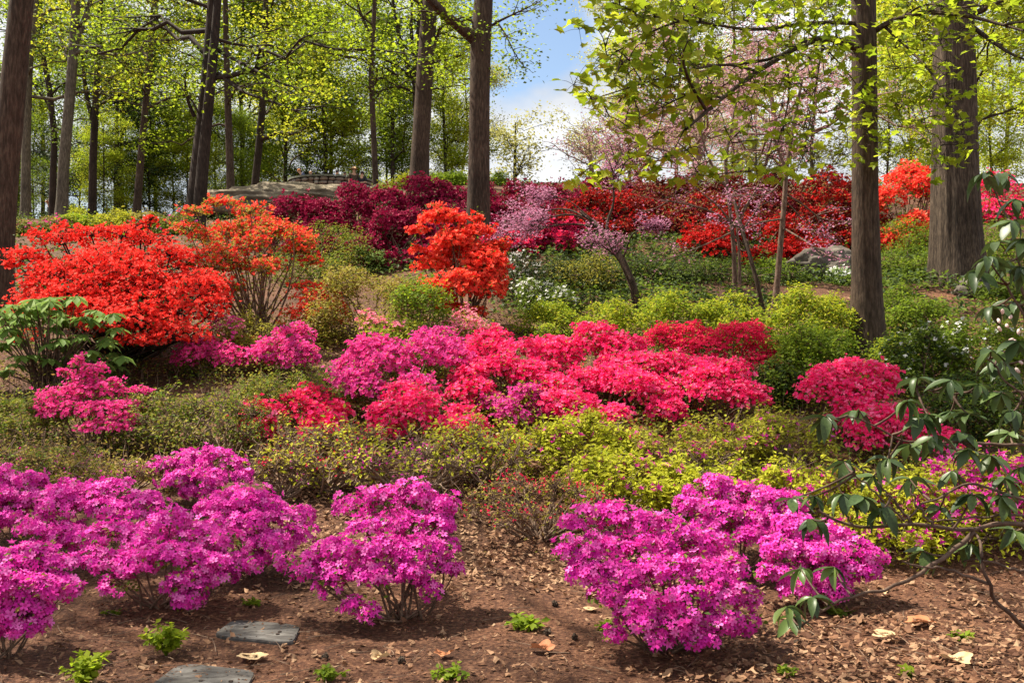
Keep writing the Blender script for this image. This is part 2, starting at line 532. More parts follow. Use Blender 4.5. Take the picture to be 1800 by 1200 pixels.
def bush(name, label, cat, base, pads, petal=None, leaf=None, nf=800, fs=.03, nl=800, ls=.045, group=None,
         single=False, stem='twig', tmpl='bloom', seed=0, leaf2=None, buds=None, nbud=0, twig=1.0, width=None, bare=0,
         up=.35, mix=None, low=-.45, foli='foliage', inside=.5, fill=0.0, fat=1.0, sprig=2.5, out=1.0, arch=0):
    """base = (px, d). pads: pixel columns/rows and sizes, depth offset as share of the bush width"""
    r = rng_of(seed + 1000)
    bx, d = base
    o = G(bx, d)
    root = thing(name, label, cat, o, group)
    pw = width or (max(p[0] + p[2] for p in pads) - min(p[0] - p[2] for p in pads))
    wm = pw / 1800 * d
    PC, PR = [], []
    for (px, py, rx, rz, dd) in pads:
        dp = d + dd * wm
        c = W(px, py, dp)
        g = gz(c[0], c[1]) + .03
        rzm = rz / 1800 * dp
        c[2] = max(c[2], g + rzm * .8)
        PC.append(c); PR.append((rx / 1800 * dp, rx / 1800 * dp * r.uniform(.85, 1.15), rzm))
    PC, PR = np.array(PC), np.array(PR)
    PR[:, 2] *= fat
    wgt = PR[:, 0] * (PR[:, 0] + PR[:, 2])
    wgt = wgt / wgt.sum()
    mb = MB()
    # stems from the base to each clump, twigs inside the clump
    n = len(PC)
    j = np.repeat(np.arange(n), 1)
    A = np.tile(o, (n, 1)) + np.stack([r.normal(0, .05, n) * wm, r.normal(0, .04, n) * wm, np.full(n, -.02)], 1)
    E = PC + np.stack([np.zeros(n), np.zeros(n), -.2 * PR[:, 2]], 1)
    Bc = A * .45 + E * .55
    Bc[:, 2] = A[:, 2] + (E[:, 2] - A[:, 2]) * r.uniform(.25, .6, n)
    Bc += r.normal(0, .05, (n, 3)) * wm
    Bc[:, 2] = np.maximum(Bc[:, 2], gz(Bc[:, 0], Bc[:, 1]) + .03)
    th = max(.004, .009 * min(2.2, wm) ** .7) * twig
    mb.add(*tubes(bez(A, Bc, E, 6), np.tile(np.linspace(1.15, .45, 6), (n, 1)) * th, 4))
    k = int(6 + bare)
    idx = np.repeat(np.arange(n), k)
    dirs = nrm(r.normal(0, 1, (n * k, 3)) + np.array([0, 0, .45]))
    tip = PC[idx] + dirs * PR[idx] * r.uniform(.7, 1.12, (n * k, 1))
    st = E[idx] + r.normal(0, .12, (n * k, 3)) * PR[idx]
    md = (st + tip) / 2 + r.normal(0, .14, (n * k, 3)) * PR[idx]
    mb.add(*tubes(bez(st, md, tip, 4), np.tile(np.linspace(.5, .18, 4), (n * k, 1)) * th, 3))
    mb.build('stems', M[stem], root, smooth=True, kind='stuff')
    def surf(N, lo=low, jit=(.74, 1.14)):
        i = r.choice(n, N, p=wgt)
        q = nrm(r.normal(0, 1, (N, 3)))
        q[:, 2] = np.where(q[:, 2] < lo, -q[:, 2], q[:, 2])
        lump = 1 + .22 * np.sin(q[:, 0] * 6 + i * 1.7) * np.sin(q[:, 1] * 7 + i) + .16 * np.sin(q[:, 2] * 11 + q[:, 0] * 7 + i * 3)
        p = PC[i] + q * PR[i] * (lump * r.uniform(*jit, N))[:, None]
        ok = p[:, 2] > gz(p[:, 0], p[:, 1]) + .015
        # drop what is buried in another clump
        for kk in range(n):
            e = (p - PC[kk]) / PR[kk]
            ok &= ~(((e * e).sum(1) < inside) & (i != kk))
        nn = nrm(q / PR[i] * PR[i].mean() + np.array([0, -.12, up]) + r.normal(0, .33, (N, 3)))
        return p[ok], nn[ok]
    if arch:                                   # long bare branches arching out of the clump
        a = r.uniform(0, 2 * PI, arch)
        rad = wm * r.uniform(.35, .72, arch)
        E3 = np.stack([o[0] + np.cos(a) * rad, o[1] + np.sin(a) * rad * .55, np.zeros(arch)], 1)
        E3[:, 2] = gz(E3[:, 0], E3[:, 1]) + r.uniform(.15, .5, arch)
        A3 = np.tile(o, (arch, 1))
        B3 = A3 * .5 + E3 * .5; B3[:, 2] = gz(B3[:, 0], B3[:, 1]) + r.uniform(.05, .30, arch)
        p3 = bez(A3, B3, E3, 14)
        p3[:, 1:-1] += r.normal(0, .016, p3[:, 1:-1].shape)
        mba = MB().add(*tubes(p3, np.tile(np.linspace(1.1, .35, 14), (arch, 1)) * th, 5))
        k3 = 7
        s3 = p3[np.repeat(np.arange(arch), k3), r.integers(5, 14, arch * k3)]
        e3 = s3 + nrm(r.normal(0, 1, (arch * k3, 3)) + [0, 0, .7]) * r.uniform(.08, .22, (arch * k3, 1))
        mba.add(*tubes(bez(s3, (s3 + e3) / 2 + r.normal(0, .02, s3.shape), e3, 4), np.tile(np.linspace(.4, .2, 4), (arch * k3, 1)) * th, 3))
        mba.build('branches', M[stem], root, True, kind='stuff')
    # sprigs that stand out of the outline
    m = int(n * sprig * .7)
    i = r.choice(n, m)
    dv = nrm(r.normal(0, 1, (m, 3)) + np.array([0, 0, .7]))
    SP = PC[i] + dv * PR[i] * r.uniform(1.0, 1.0 + .5 * out, (m, 1)) + np.array([0, 0, .02])
    s0 = PC[i] + dv * PR[i] * .3
    if m:
        MB().add(*tubes(bez(s0, (s0 + SP) / 2 + r.normal(0, .03, (m, 3)) * wm, SP, 4), np.tile(np.linspace(.4, .2, 4), (m, 1)) * th, 3)).build('twigs', M[stem], root, True, kind='stuff')
    # leaves
    if leaf and nl:
        p1, q1 = surf(int(nl * .65), -.6, (.6, 1.10))
        if m:
            k5 = 5
            p1 = np.concatenate([p1, np.repeat(SP, k5, 0) + r.normal(0, ls * .7, (m * k5, 3))]); q1 = np.concatenate([q1, nrm(r.normal(0, .6, (m * k5, 3)) + [0, -.2, .7])])
        i = r.choice(n, int(nl * .35), p=wgt)
        p2 = PC[i] + r.normal(0, .5, (len(i), 3)) * PR[i]
        q2 = nrm(r.normal(0, .7, (len(i), 3)) + np.array([0, 0, .6]))
        nfl = int(nl * fill)
        i = r.choice(n, nfl, p=wgt)
        p3 = PC[i] + r.normal(0, .8, (nfl, 3)) * PR[i] * np.array([1, 1, 0])
        g3 = gz(p3[:, 0], p3[:, 1])
        p3[:, 2] = g3 + (PC[i, 2] - g3) * r.random(nfl) ** 1.4
        q3 = nrm(r.normal(0, .6, (nfl, 3)) + np.array([0, -.3, .6]))
        P, Q = np.concatenate([p1, p2, p3]), np.concatenate([q1, q2, q3])
        keep = P[:, 2] > gz(P[:, 0], P[:, 1]) + .01
        P, Q = P[keep], Q[keep]
        Q = nrm(Q + r.normal(0, .4, Q.shape) + np.array([-.2, 0, .85]))
        mats = [M[leaf]]
        h = len(P)
        mb = MB()
        if leaf2:
            mats.append(M[leaf2])
            s = r.random(h) < .4
            mb.add(*scatter(LEAF, LEAF_F, P[s], frames(Q[s], r), ls * r.uniform(.6, 1.3, s.sum())), 1)
            P, Q = P[~s], Q[~s]
        mb.add(*scatter(LEAF, LEAF_F, P, frames(Q, r), ls * r.uniform(.6, 1.3, len(P))), 0)
        mb.build(foli, mats, root, kind='stuff')
    # blossoms
    if petal and nf:
        P, Q = surf(nf)
        if single:                              # patches where the leaves show instead of blooms
            hole = np.sin(P[:, 0] * 17 + seed) * np.sin(P[:, 1] * 15 + 2 * seed) + .8 * np.sin(P[:, 2] * 29 + P[:, 0] * 9)
            P, Q = P[hole > -.85], Q[hole > -.85]
        if m and not single and nf > 300:
            k5 = 4
            P = np.concatenate([P, np.repeat(SP, k5, 0) + r.normal(0, fs * .9, (m * k5, 3))]); Q = np.concatenate([Q, nrm(r.normal(0, .5, (m * k5, 3)) + [0, -.3, .7])])
        elif m and single:
            P = np.concatenate([P, SP]); Q = np.concatenate([Q, nrm(dv + [0, -.2, .4])])
        if single:
            # each truss of three blooms is a part of its own; those that show least are joined
            d_ = P[:, 1]
            u = (900 + P[:, 0] / d_ * 1800); v = 600 - (P[:, 2] - 1.6) / d_ * 1800
            cell = (u // 13).astype(int) * 10000 + (v // 13).astype(int)
            order = np.argsort(d_)
            seen = {}
            rank = np.zeros(len(P), int)
            for a in order:
                rank[a] = seen.get(cell[a], 0)
                seen[cell[a]] = rank[a] + 1
            score = rank * 10 + (Q[:, 1] > .3) * 5 + (u < -5) * 50 + (u > 1805) * 50 + r.random(len(P)) * 3
            best = np.argsort(score)[:290]
            sel = np.zeros(len(P), bool); sel[best] = True
            Rm = frames(Q[sel], r)
            variants = cluster_meshes(petal)
            for a, (pp, rm) in enumerate(zip(P[sel], Rm)):
                ob = bpy.data.objects.new('flower_cluster', variants[a % len(variants)])
                C.objects.link(ob)
                ob.parent = root
                s = fs * r.uniform(.85, 1.15)
                ob.matrix_local = Matrix.Translation(Vector(pp - o)) @ Matrix(rm.tolist()).to_4x4() @ Matrix.Scale(s, 4)
            P, Q = P[~sel], Q[~sel]
            if len(P):
                P = np.repeat(P, 2, 0) + r.normal(0, fs * .8, (len(P) * 2, 3)); Q = nrm(np.repeat(Q, 2, 0) + r.normal(0, .3, (len(Q) * 2, 3)))
                MB().add(*scatter(BLOOM, BLOOM_F, P, frames(Q, r), fs * r.uniform(.8, 1.15, len(P)))).build('blossoms', M[petal], root, kind='stuff')
        else:
            if d > 9:
                Q = nrm(Q + np.array([-.2, -.15, .35]) + r.normal(0, .25, Q.shape))
            t = (STAR, STAR_F) if (tmpl == 'star' or d > 9) else (BLOOM, BLOOM_F)
            mb = MB()
            mats = [M[petal]]
            if mix:
                mats.append(M[mix])
                s = r.random(len(P)) < .3
                mb.add(*scatter(*t, P[s], frames(Q[s], r), fs * r.uniform(.75, 1.2, s.sum())), 1)
                P, Q = P[~s], Q[~s]
            fs = fs * (.74 if t[0] is STAR else 1)
            mb.add(*scatter(*t, P, frames(Q, r), fs * r.uniform(.75, 1.2, len(P))), 0)
            mb.build('blossoms', mats, root, kind='stuff')
    if buds and nbud:
        P, Q = surf(nbud, .0, (.95, 1.1))
        MB().add(*scatter(LEAF * np.array([.9, .8, 1]), LEAF_F, P, frames(r.normal(0, 1, P.shape) + np.array([0, -.5, .2]), r), .03 * r.uniform(.7, 1.4, len(P)))).build('buds', M[buds], root, kind='stuff')
    return root

_CL = {}
def cluster_meshes(petal):
    """a few trusses of three or four blooms, shared by all bushes of that colour (unit = bloom radius)"""
    if petal not in _CL:
        out = []
        for s in range(8):
            r = rng_of(500 + s)
            k = 3 + (s % 2)
            a = np.arange(k) * 2 * PI / k + r.uniform(0, 2)
            P = np.stack([1.0 * np.cos(a), 1.0 * np.sin(a), r.uniform(-.1, .4, k)], 1)
            Q = nrm(np.stack([np.cos(a) * .6, np.sin(a) * .6, np.full(k, 1.0)], 1) + r.normal(0, .15, (k, 3)))
            out.append(MB().add(*scatter(BLOOM5, BLOOM5_F, P, frames(Q, r), r.uniform(.85, 1.15, k))).mesh('flower_cluster', M[petal], False))
        _CL[petal] = out
    return _CL[petal]

# ------------------------------------------------------------------ trees
def leaf_mass(P, size, spread, n, r, flat=.5, tilt=.55):
    """n leaves round each point of P"""
    q = np.repeat(P, n, 0)
    q = q + r.normal(0, 1, q.shape) * np.array([spread, spread, spread * flat])
    nn = nrm(np.stack([r.normal(0, tilt, len(q)), r.normal(0, tilt, len(q)), np.ones(len(q))], 1))
    return scatter(LEAF * np.array([1.35, 1, 1]), LEAF_F, q, frames(nn, r), size * r.uniform(.6, 1.25, len(q)))

def trunk_mesh(pts, rad, sides=18, rows=40, ridge=.05, seed=0, freq=9, flare=1.35, vfreq=.7):
    P = resample(np.column_stack([pts, rad]), rows)
    path, R = P[:, :3], P[:, 3]
    h = np.linalg.norm(path - path[0], axis=1)
    R = R * (1 + (flare - 1) * np.exp(-h / (R[0] * 2.2)))
    v, f = tubes(path, R, sides)
    v = v.reshape(rows, sides, 3)
    ang = np.arange(sides) / sides
    rr, aa = np.meshgrid(h, ang, indexing='ij')
    per = lambda fr, s: vnoise(np.cos(aa * 2 * PI) * fr / 4 + 20 + s * 7, np.sin(aa * 2 * PI) * fr / 4 + rr * vfreq + 20, seed + s)
    nz = per(freq, 0) * .6 + per(freq * 2.1, 1) * .4
    lowf = per(2.5, 2) * min(ridge * .5, .03)
    v = path[:, None, :] + (v - path[:, None, :]) * (1 + ridge * nz + lowf)[:, :, None]
    return v.reshape(-1, 3), f

def tree(name, label, trunk, bark='bark_brown', leaf=None, group='woodland trees on the slope', cat='tree', limbs=(), auto=0, amin=.4, amax=1.0,
         length=(2, 4), rise=.35, subs=4, nleaf=20, ls=.12, spread=.5, seed=0, sides=14, rows=36, ridge=.04, leaf2=None,
         lean=None, flat=.5, tmin=.25, along=False, vfreq=.7, freq=9, flare=1.3, az=None, extra=(), limb_parts=True, crown='crown', ground=True, sink=.1, tipn=None):
    """trunk: list of (px, py, d, width_px); limbs: lists of (px, py, d) with a start width"""
    r = rng_of(seed + 77)
    tp = np.array([W(a, b, d) for a, b, d, w in trunk])
    tr = np.array([w / 1800 * d / 2 for a, b, d, w in trunk])
    base = tp[0].copy()
    if ground:
        base[2] = float(gz(base[0], base[1])) - sink
        tp = np.vstack([base, tp]) if tp[0][2] > base[2] + .05 else tp
        tr = np.concatenate([[tr[0] * 1.02], tr]) if len(tr) < len(tp) else tr
    base[2] += sink
    root = thing(name, label, cat, base, group)
    v, f = trunk_mesh(tp, tr, sides, rows, ridge, seed, freq, flare, vfreq)
    MB().add(v, f).build('trunk', M[bark], root, smooth=True)
    dense = resample(np.column_stack([tp, tr]), 60)
    paths, tips = [], []
    small = []
    K = 9
    for pl, w0 in limbs:
        p = np.array([W(*q) for q in pl])
        rr = w0 / 1800 * pl[0][2] / 2
        pth = resample(p, 12)
        lv, lf = trunk_mesh(pth, np.linspace(rr, rr * .3, len(pth)), 8, 16, .06, seed + len(paths), 5, 1.15)
        MB().add(lv, lf).build('limb', M[bark], root, smooth=True)
        paths.append((resample(p, K), rr))
    for i in range(auto):
        t = amin + (amax - amin) * (i + r.random()) / auto
        q = dense[min(59, int(t * 59))]
        a = r.uniform(0, 2 * PI) if az is None else r.uniform(*az)
        L = r.uniform(*length) * (1.15 - .45 * t)
        el = rise + r.normal(0, .18)
        dirv = np.array([math.cos(a) * math.cos(el), math.sin(a) * math.cos(el), math.sin(el)])
        s = np.linspace(0, 1, K)[:, None]
        pth = q[:3] + dirv * L * s + np.cumsum(r.normal(0, .045 * L, (K, 3)), 0) * (s > 0) + np.array([0, 0, -.10 * L]) * s ** 2
        rr = min(q[3] * .5, .013 * L + .008)
        paths.append((pth, rr))
        small.append((pth, np.linspace(rr, rr * .25, K)))
    mb = MB()
    if small:
        mb.add(*tubes(np.array([a for a, b in small]), np.array([b for a, b in small]), 6))
    sub = []
    for pth, rr in paths:
        L = np.linalg.norm(pth[-1] - pth[0])
        for k in range(subs):
            t = r.uniform(tmin, 1)
            a = pth[int(t * (K - 1))]
            dv = nrm(pth[-1] - pth[0]) + r.normal(0, .55, 3)
            dv[2] = dv[2] * .6 + .05
            e = a + nrm(dv) * L * r.uniform(.2, .45)
            m = (a + e) / 2 + r.normal(0, .06 * L, 3)
            sub.append((a, m, e, rr))
            tips += [e, (a + 2 * e) / 3] + ([m] if along else [])
        tips.append(pth[-1])
    for e in extra:                         # sprays: points reached by a twig from the nearest branch
        e = W(*e)
        cand = np.concatenate([p for p, _ in paths]) if paths else dense[:, :3]
        q = cand[np.argmin(np.linalg.norm(cand - e, axis=1))]
        m = (q + e) / 2 + r.normal(0, .08, 3) + np.array([0, 0, .12])
        sub.append((q, m, e, .02))
        tips.append(e)
    if sub:
        A, B, E = (np.array([s[i] for s in sub]) for i in range(3))
        rad = np.array([min(s[3] * .45, .03) for s in sub])[:, None] * np.linspace(1, .3, 6)
        mb.add(*tubes(bez(A, B, E, 6), np.maximum(rad, .004), 4))
    if mb.n:
        mb.build('branches', M[bark], root, smooth=True, kind='stuff')
    if leaf and tips:
        T = np.array(tips)
        if along:
            T = bez(A, B, E, 8)[:, 2:].reshape(-1, 3)
        mbl = MB()
        mats = [M[leaf]]
        if leaf2:
            mats.append(M[leaf2])
            s = r.random(len(T)) < .4
            if s.any(): mbl.add(*leaf_mass(T[s], ls, spread, nleaf, r, flat), 1)
            T = T[~s]
        mbl.add(*leaf_mass(T, ls, spread, nleaf, r, flat), 0)
        mbl.build(crown, mats, root, kind='stuff')
    return root, tips

def copy_tree(o, loc, rz, sc, label, group=None):
    c = o.copy(); C.objects.link(c)
    c.location = loc; c.rotation_euler = (0, 0, rz); c.scale = (sc, sc, sc)
    c['label'] = label
    if group: c['group'] = group
    for ch in o.children:
        k = ch.copy(); C.objects.link(k); k.parent = c
    return c
# ------------------------------------------------------------------ rock dome, overlook wall, boulder
def lump(center, rad, seed, amp=.12, nu=72, nv=28, strat=.0, cut=-.25):
    u = np.arange(nu) / nu * 2 * PI
    v = np.linspace(cut, 1, nv) * PI / 2
    vv, uu = np.meshgrid(v, u, indexing='ij')
    p = np.stack([np.cos(vv) * np.cos(uu), np.cos(vv) * np.sin(uu), np.sin(vv)], -1)
    nz = fbm(p[..., 0] * 2.2 + 9, p[..., 1] * 2.2 + p[..., 2] * 2 + 9, seed, 5)
    lay = np.abs(vnoise(p[..., 2] * 9 + p[..., 0] * 2.0 + 30, p[..., 1] * 1.5 + 30, seed + 9))
    k = 1 + amp * nz - strat * lay
    q = p * np.array(rad) * k[..., None] + np.array(center)
    i = np.arange(nu); jn = (i + 1) % nu
    b = (np.arange(nv - 1) * nu)[:, None]
    F = np.stack([b + i, b + jn, b + jn + nu, b + i + nu], -1).reshape(-1, 4)
    return q.reshape(-1, 3), F

D0 = 44.0
c = W(530, 376, D0)
rk = thing('rock_outcrop', 'broad bare brown rock dome rising below the round stone overlook', 'rock', c)
MB().add(*lump(c, (4.9, 4.5, 1.18), 5, .13, 110, 40, .10)).build('rock', M['rock'], rk, smooth=True)
rk2 = G(690, 38)
o = MB().add(*lump(rk2, (.9, .6, .35), 8, .2, 40, 16, .08)).build('rock', M['rock'], None, True, rk2)
tag(o, 'small grey rock showing at the crest between wine red azaleas and the lit trunk', 'rock')

wd = 52.0
wc = W(570, 330, wd)
wc[1] += 2.0
R0 = 2.15
zt = W(570, 309, wd)[2]
zb = W(570, 334, wd)[2] - .35
wall = thing('overlook_wall', 'curved low wall of rough field stones with a flat green grey cap on the rock', 'stone wall', (wc[0], wc[1], zb))
r = rng_of(4)
MB().add(*tubes(np.array([[wc[0], wc[1], zb], [wc[0], wc[1], zt - .02]]), np.array([R0 - .12, R0 - .12]), 48)).build('mortar_core', M['mortar'], wall)
rows = 5
hh = (zt - .05 - zb) / rows
sm = []
for s in range(9):
    v, f = lump((0, 0, 0), (.5, .22, .5), 30 + s, .22, 10, 6, 0, -1)
    sm.append([MB().add(v, f).mesh('stone', M[k], True) for k in ('stone_a', 'stone_b', 'stone_c')])
for k in range(rows):
    a = PI + r.uniform(0, .15)
    while a < 2 * PI + .1:
        w = r.uniform(.26, .5)
        da = w / R0
        m = sm[r.integers(9)][r.integers(3)]
        ob = link('stone', m, wall)
        aa = a + da / 2
        ob.location = (math.cos(aa) * (R0 - .05), math.sin(aa) * (R0 - .05), (k + .5) * hh)
        ob.rotation_euler = (0, 0, aa + PI / 2)
        ob.scale = (w * .98, .5, hh * r.uniform(.9, 1.02))
        a += da
a = np.linspace(0, 2 * PI, 49)
for k in range(12):
    t = np.linspace(PI + k * PI / 12 + .008, PI + (k + 1) * PI / 12 - .008, 6)
    ri, ro = R0 - .38, R0 + .10
    V = np.concatenate([np.stack([np.cos(t) * q, np.sin(t) * q, np.full(6, z)], 1) for q, z in ((ri, 0), (ro, 0), (ro, .09), (ri, .09))])
    V = V + np.array([wc[0], wc[1], zt - .04])
    F = []
    for i in range(5):
        for b in range(4):
            e = (b + 1) % 4
            F.append([b * 6 + i, b * 6 + i + 1, e * 6 + i + 1, e * 6 + i])
    F += [[0, 6, 12, 18], [5, 23, 17, 11]]
    MB().add(V, np.array(F)).build('cap_stone', M['coping'], wall)

b0 = G(1447, 18.6)
o = MB().add(*lump(b0 + np.array([0, 0, .1]), (.66, .5, .46), 21, .2, 64, 26, .12)).build('boulder', M['boulder'], None, True, b0)
tag(o, 'rounded grey brown boulder half hidden behind the smooth trunk', 'boulder')
b1 = G(1722, 17.0)
o = MB().add(*lump(b1 + np.array([0, 0, .0]), (.42, .35, .3), 25, .2, 48, 20, .1)).build('boulder', M['boulder'], None, True, b1)
tag(o, 'small sunlit pinkish stone at the foot of the furrowed trunk', 'boulder')

# ------------------------------------------------------------------ trees that can be told apart
WG = 'woodland trees on the slope'
tree('beech_tree', 'dark leaning trunk cut by the left edge, nearest of the woodland', [(1, 455, 15, 44), (8, 330, 15, 43), (24, 140, 15, 42), (38, 0, 15, 39), (70, -320, 15, 34), (110, -800, 15, 24), (150, -1300, 15, 10)],
     'bark_brown', 'leaf_spring', WG, limbs=[  # unseen limbs above the frame, added to throw dappled shade on the foreground
      ([(70, -320, 15), (-150, -810, 12), (-417, -1793, 8.2)], 16), ([(110, -800, 15), (149, -1263, 11.5), (90, -2078, 8)], 16), ([(60, -280, 15), (-450, -735, 12), (-1029, -1586, 8.4)], 15)], auto=2, amin=.8, amax=1, subs=9, length=(3, 5), nleaf=85, ls=.12, seed=1, ridge=.05, rows=50, sides=24)
tree('slim_tree', 'slender grey trunk next to the leaning dark one', [(45, 372, 45, 17), (46, 250, 45, 15), (50, 120, 45, 14), (62, -10, 45, 13), (70, -260, 45, 10)],
     'bark_grey', 'leaf_spring', WG, auto=16, amin=.3, length=(3, 6), nleaf=35, ls=.16, spread=.6, seed=2)
tree('grey_tree', 'pale grey trunk with a fork near the top edge', [(108, 386, 40, 20), (112, 290, 40, 19), (121, 190, 40, 18), (130, 80, 40, 16), (134, -20, 40, 14), (130, -300, 40, 8)],
     'bark_grey', 'leaf_gold', WG, limbs=[([(131, 80, 40), (145, 45, 40), (160, 0, 40), (178, -90, 40)], 12)], auto=16, amin=.35, length=(3, 5.5), nleaf=35, ls=.15, spread=.6, seed=3)
tree('dark_forked_tree', 'thin dark trunk that splits into a narrow fork behind the pale one', [(162, 380, 50, 14), (164, 270, 50, 13), (168, 180, 50, 12), (174, 80, 50, 10), (178, -40, 50, 8), (185, -260, 50, 5)],
     'bark_dark', 'leaf_spring', WG, limbs=[([(164, 215, 50), (150, 165, 50), (144, 90, 50), (132, -10, 50)], 9)], auto=16, amin=.3, length=(3, 6), nleaf=35, ls=.16, spread=.7, seed=4)
tree('crooked_tree', 'crooked thin dark trunk bending left between the two grey ones', [(92, 345, 52, 12), (96, 240, 52, 11), (86, 150, 52, 10), (70, 70, 52, 8), (62, -30, 52, 6)],
     'bark_dark', 'leaf_mid', WG, auto=12, amin=.3, length=(3, 5), nleaf=28, ls=.16, spread=.6, seed=5)
tree('straight_thin_tree', 'straight thin brown trunk just left of the double trunk', [(240, 378, 44, 14), (248, 270, 44, 12), (261, 130, 44, 11), (272, -10, 44, 10), (285, -250, 44, 6)],
     'bark_brown', 'leaf_mid', WG, auto=18, amin=.3, length=(3.5, 6), nleaf=38, ls=.15, spread=.6, seed=6)
tree('double_trunk_tree', 'thick dark double trunk left of the rock dome', [(341, 397, 27, 34), (347, 310, 27, 27), (358, 200, 27, 23), (370, 80, 27, 22), (378, -30, 27, 21), (385, -320, 27, 20)],
     'bark_dark', 'leaf_mid', WG, limbs=[([(348, 400, 26.7), (355, 300, 26.7), (366, 190, 26.7), (379, 60, 26.7), (387, -60, 26.7), (402, -300, 26.7)], 24),
     ([(342, 205, 27), (330, 180, 26.8), (324, 140, 26.6), (330, 115, 26.4)], 7), ([(386, 90, 26.8), (440, 120, 26), (500, 150, 25.4), (560, 165, 25)], 8), ([(384, 130, 26.8), (430, 165, 26), (480, 178, 25.4), (540, 205, 25)], 7)],
     auto=16, amin=.35, length=(3, 5.5), nleaf=35, ls=.12, spread=.5, seed=7, ridge=.07, sides=22, rows=50, leaf2='leaf_spring')
tree('thin_tree', 'slim trunk right behind the double trunk', [(406, 345, 42, 15), (403, 250, 42, 13), (399, 130, 42, 11), (396, 10, 42, 9), (396, -200, 42, 6)],
     'bark_brown', 'leaf_spring', WG, auto=14, amin=.3, length=(2.5, 5), nleaf=35, ls=.15, spread=.55, seed=8)
tree('bent_limb_tree', 'dark trunk with one long crooked side limb above the rock dome', [(447, 338, 50, 14), (455, 260, 50, 13), (463, 170, 50, 12), (466, 60, 50, 10), (470, -120, 50, 7)],
     'bark_dark', 'leaf_gold', WG, limbs=[([(457, 245, 50), (475, 240, 49.6), (490, 230, 49.3), (505, 238, 49), (525, 236, 48.7), (545, 218, 48.4)], 9)], auto=16, amin=.35, length=(3, 5.5), nleaf=38, ls=.16, spread=.6, seed=9)
tree('young_tree', 'very thin upright trunk at the right end of the overlook', [(661, 335, 40, 11), (656, 220, 40, 10), (652, 120, 40, 9), (658, 20, 40, 8), (664, -120, 40, 6)],
     'bark_brown', 'leaf_spring', WG, limbs=[([(654, 70, 40), (640, 40, 40), (628, 5, 40), (620, -40, 40)], 6)], auto=14, amin=.35, length=(2.5, 4.5), nleaf=28, ls=.13, spread=.5, seed=10)
tree('tulip_tree', 'tall sunlit brown trunk standing in the wine red azaleas', [(736, 330, 34, 33), (740, 240, 34, 31), (748, 110, 34, 29), (756, 0, 34, 27), (765, -300, 34, 20)],
     'bark_brown', 'leaf_spring', WG, limbs=[([(757, 95, 34), (770, 65, 34), (775, 40, 34), (800, 44, 33.6), (830, 30, 33.2)], 8), ([(752, 60, 34), (744, 30, 34), (735, -20, 34)], 6), ([(757, 110, 34), (790, 105, 33.6), (815, 95, 33)], 5), ([(756, 115, 34), (780, 118, 33.6), (800, 130, 33)], 4)],
     auto=10, amin=.5, length=(2.5, 4.5), nleaf=32, ls=.12, seed=11, sides=22, rows=46, ridge=.05)
tree('branching_tree', 'green leaved tree with rising limbs behind the sunlit trunk', [(738, 318, 42, 14), (734, 220, 42, 13), (730, 140, 42, 12), (738, 40, 42, 10), (740, -160, 42, 6)],
     'bark_dark', 'leaf_spring', WG, limbs=[([(730, 150, 42), (712, 105, 42), (700, 60, 42), (690, 0, 42), (684, -60, 42)], 9), ([(731, 110, 42), (722, 60, 42), (725, 10, 42), (715, -60, 42)], 8), ([(734, 165, 42), (700, 150, 41.5), (668, 160, 41), (650, 172, 40.5)], 6), ([(728, 140, 42), (690, 110, 41.5), (650, 95, 41), (605, 80, 40.5)], 6)],
     auto=14, amin=.25, amax=.95, length=(3, 5), nleaf=38, ls=.15, spread=.55, seed=12, leaf2='leaf_mid')
tree('oak_tree', 'straight thick brown trunk in the middle with a heavy limb to the upper left', [(840, 412, 21, 40), (842, 300, 21, 37), (843, 180, 21, 35), (845, 70, 21, 36), (850, 0, 21, 33), (858, -320, 21, 26)],
     'bark_brown', 'leaf_bright', WG, limbs=[([(838, 72, 21), (815, 52, 20.8), (790, 35, 20.6), (760, 5, 20.4), (720, -45, 20), (660, -130, 19.5)], 21), ([(860, 48, 21), (880, 36, 20.7), (910, 22, 20.4), (945, 5, 20)], 5),
     ([(872, 38, 20.8), (884, 52, 20.6), (896, 76, 20.5), (908, 100, 20.4), (925, 122, 20.3)], 3.2), ([(832, 40, 21), (815, 30, 20.8), (795, 36, 20.5)], 4)],
     auto=9, amin=.8, length=(3, 6), nleaf=13, ls=.085, spread=.20, seed=13, sides=26, rows=60, ridge=.035, subs=5,
     extra=[(842, 52, 20.6), (850, 60, 20.6), (836, 58, 20.6), (905, 85, 20.4), (893, 112, 20.4), (915, 118, 20.4), (930, 110, 20.4), (936, 128, 20.4), (921, 98, 20.4), (900, 120, 20.4), (965, 20, 20.2), (950, 8, 20.2), (930, 20, 20.2), (900, 14, 20.2), (880, 58, 20.4)])
tree('furrowed_tree', 'massive trunk with deeply furrowed bark on the right', [(1684, 505, 18, 96), (1680, 430, 18, 82), (1677, 300, 18, 74), (1676, 150, 18, 69), (1673, 0, 18, 66), (1670, -320, 18, 56)],
     'bark_furrow', 'leaf_spring', WG, limbs=[([(1690, 40, 18), (1720, 20, 17.6), (1765, 0, 17.2), (1810, -25, 17)], 12), ([(1705, 45, 18), (1740, 70, 17.8), (1775, 95, 17.5), (1815, 110, 17.2)], 9)],
     auto=8, amin=.8, length=(3, 6), nleaf=12, ls=.11, seed=14, sides=120, rows=90, ridge=.11, freq=17, flare=1.12, vfreq=.35)

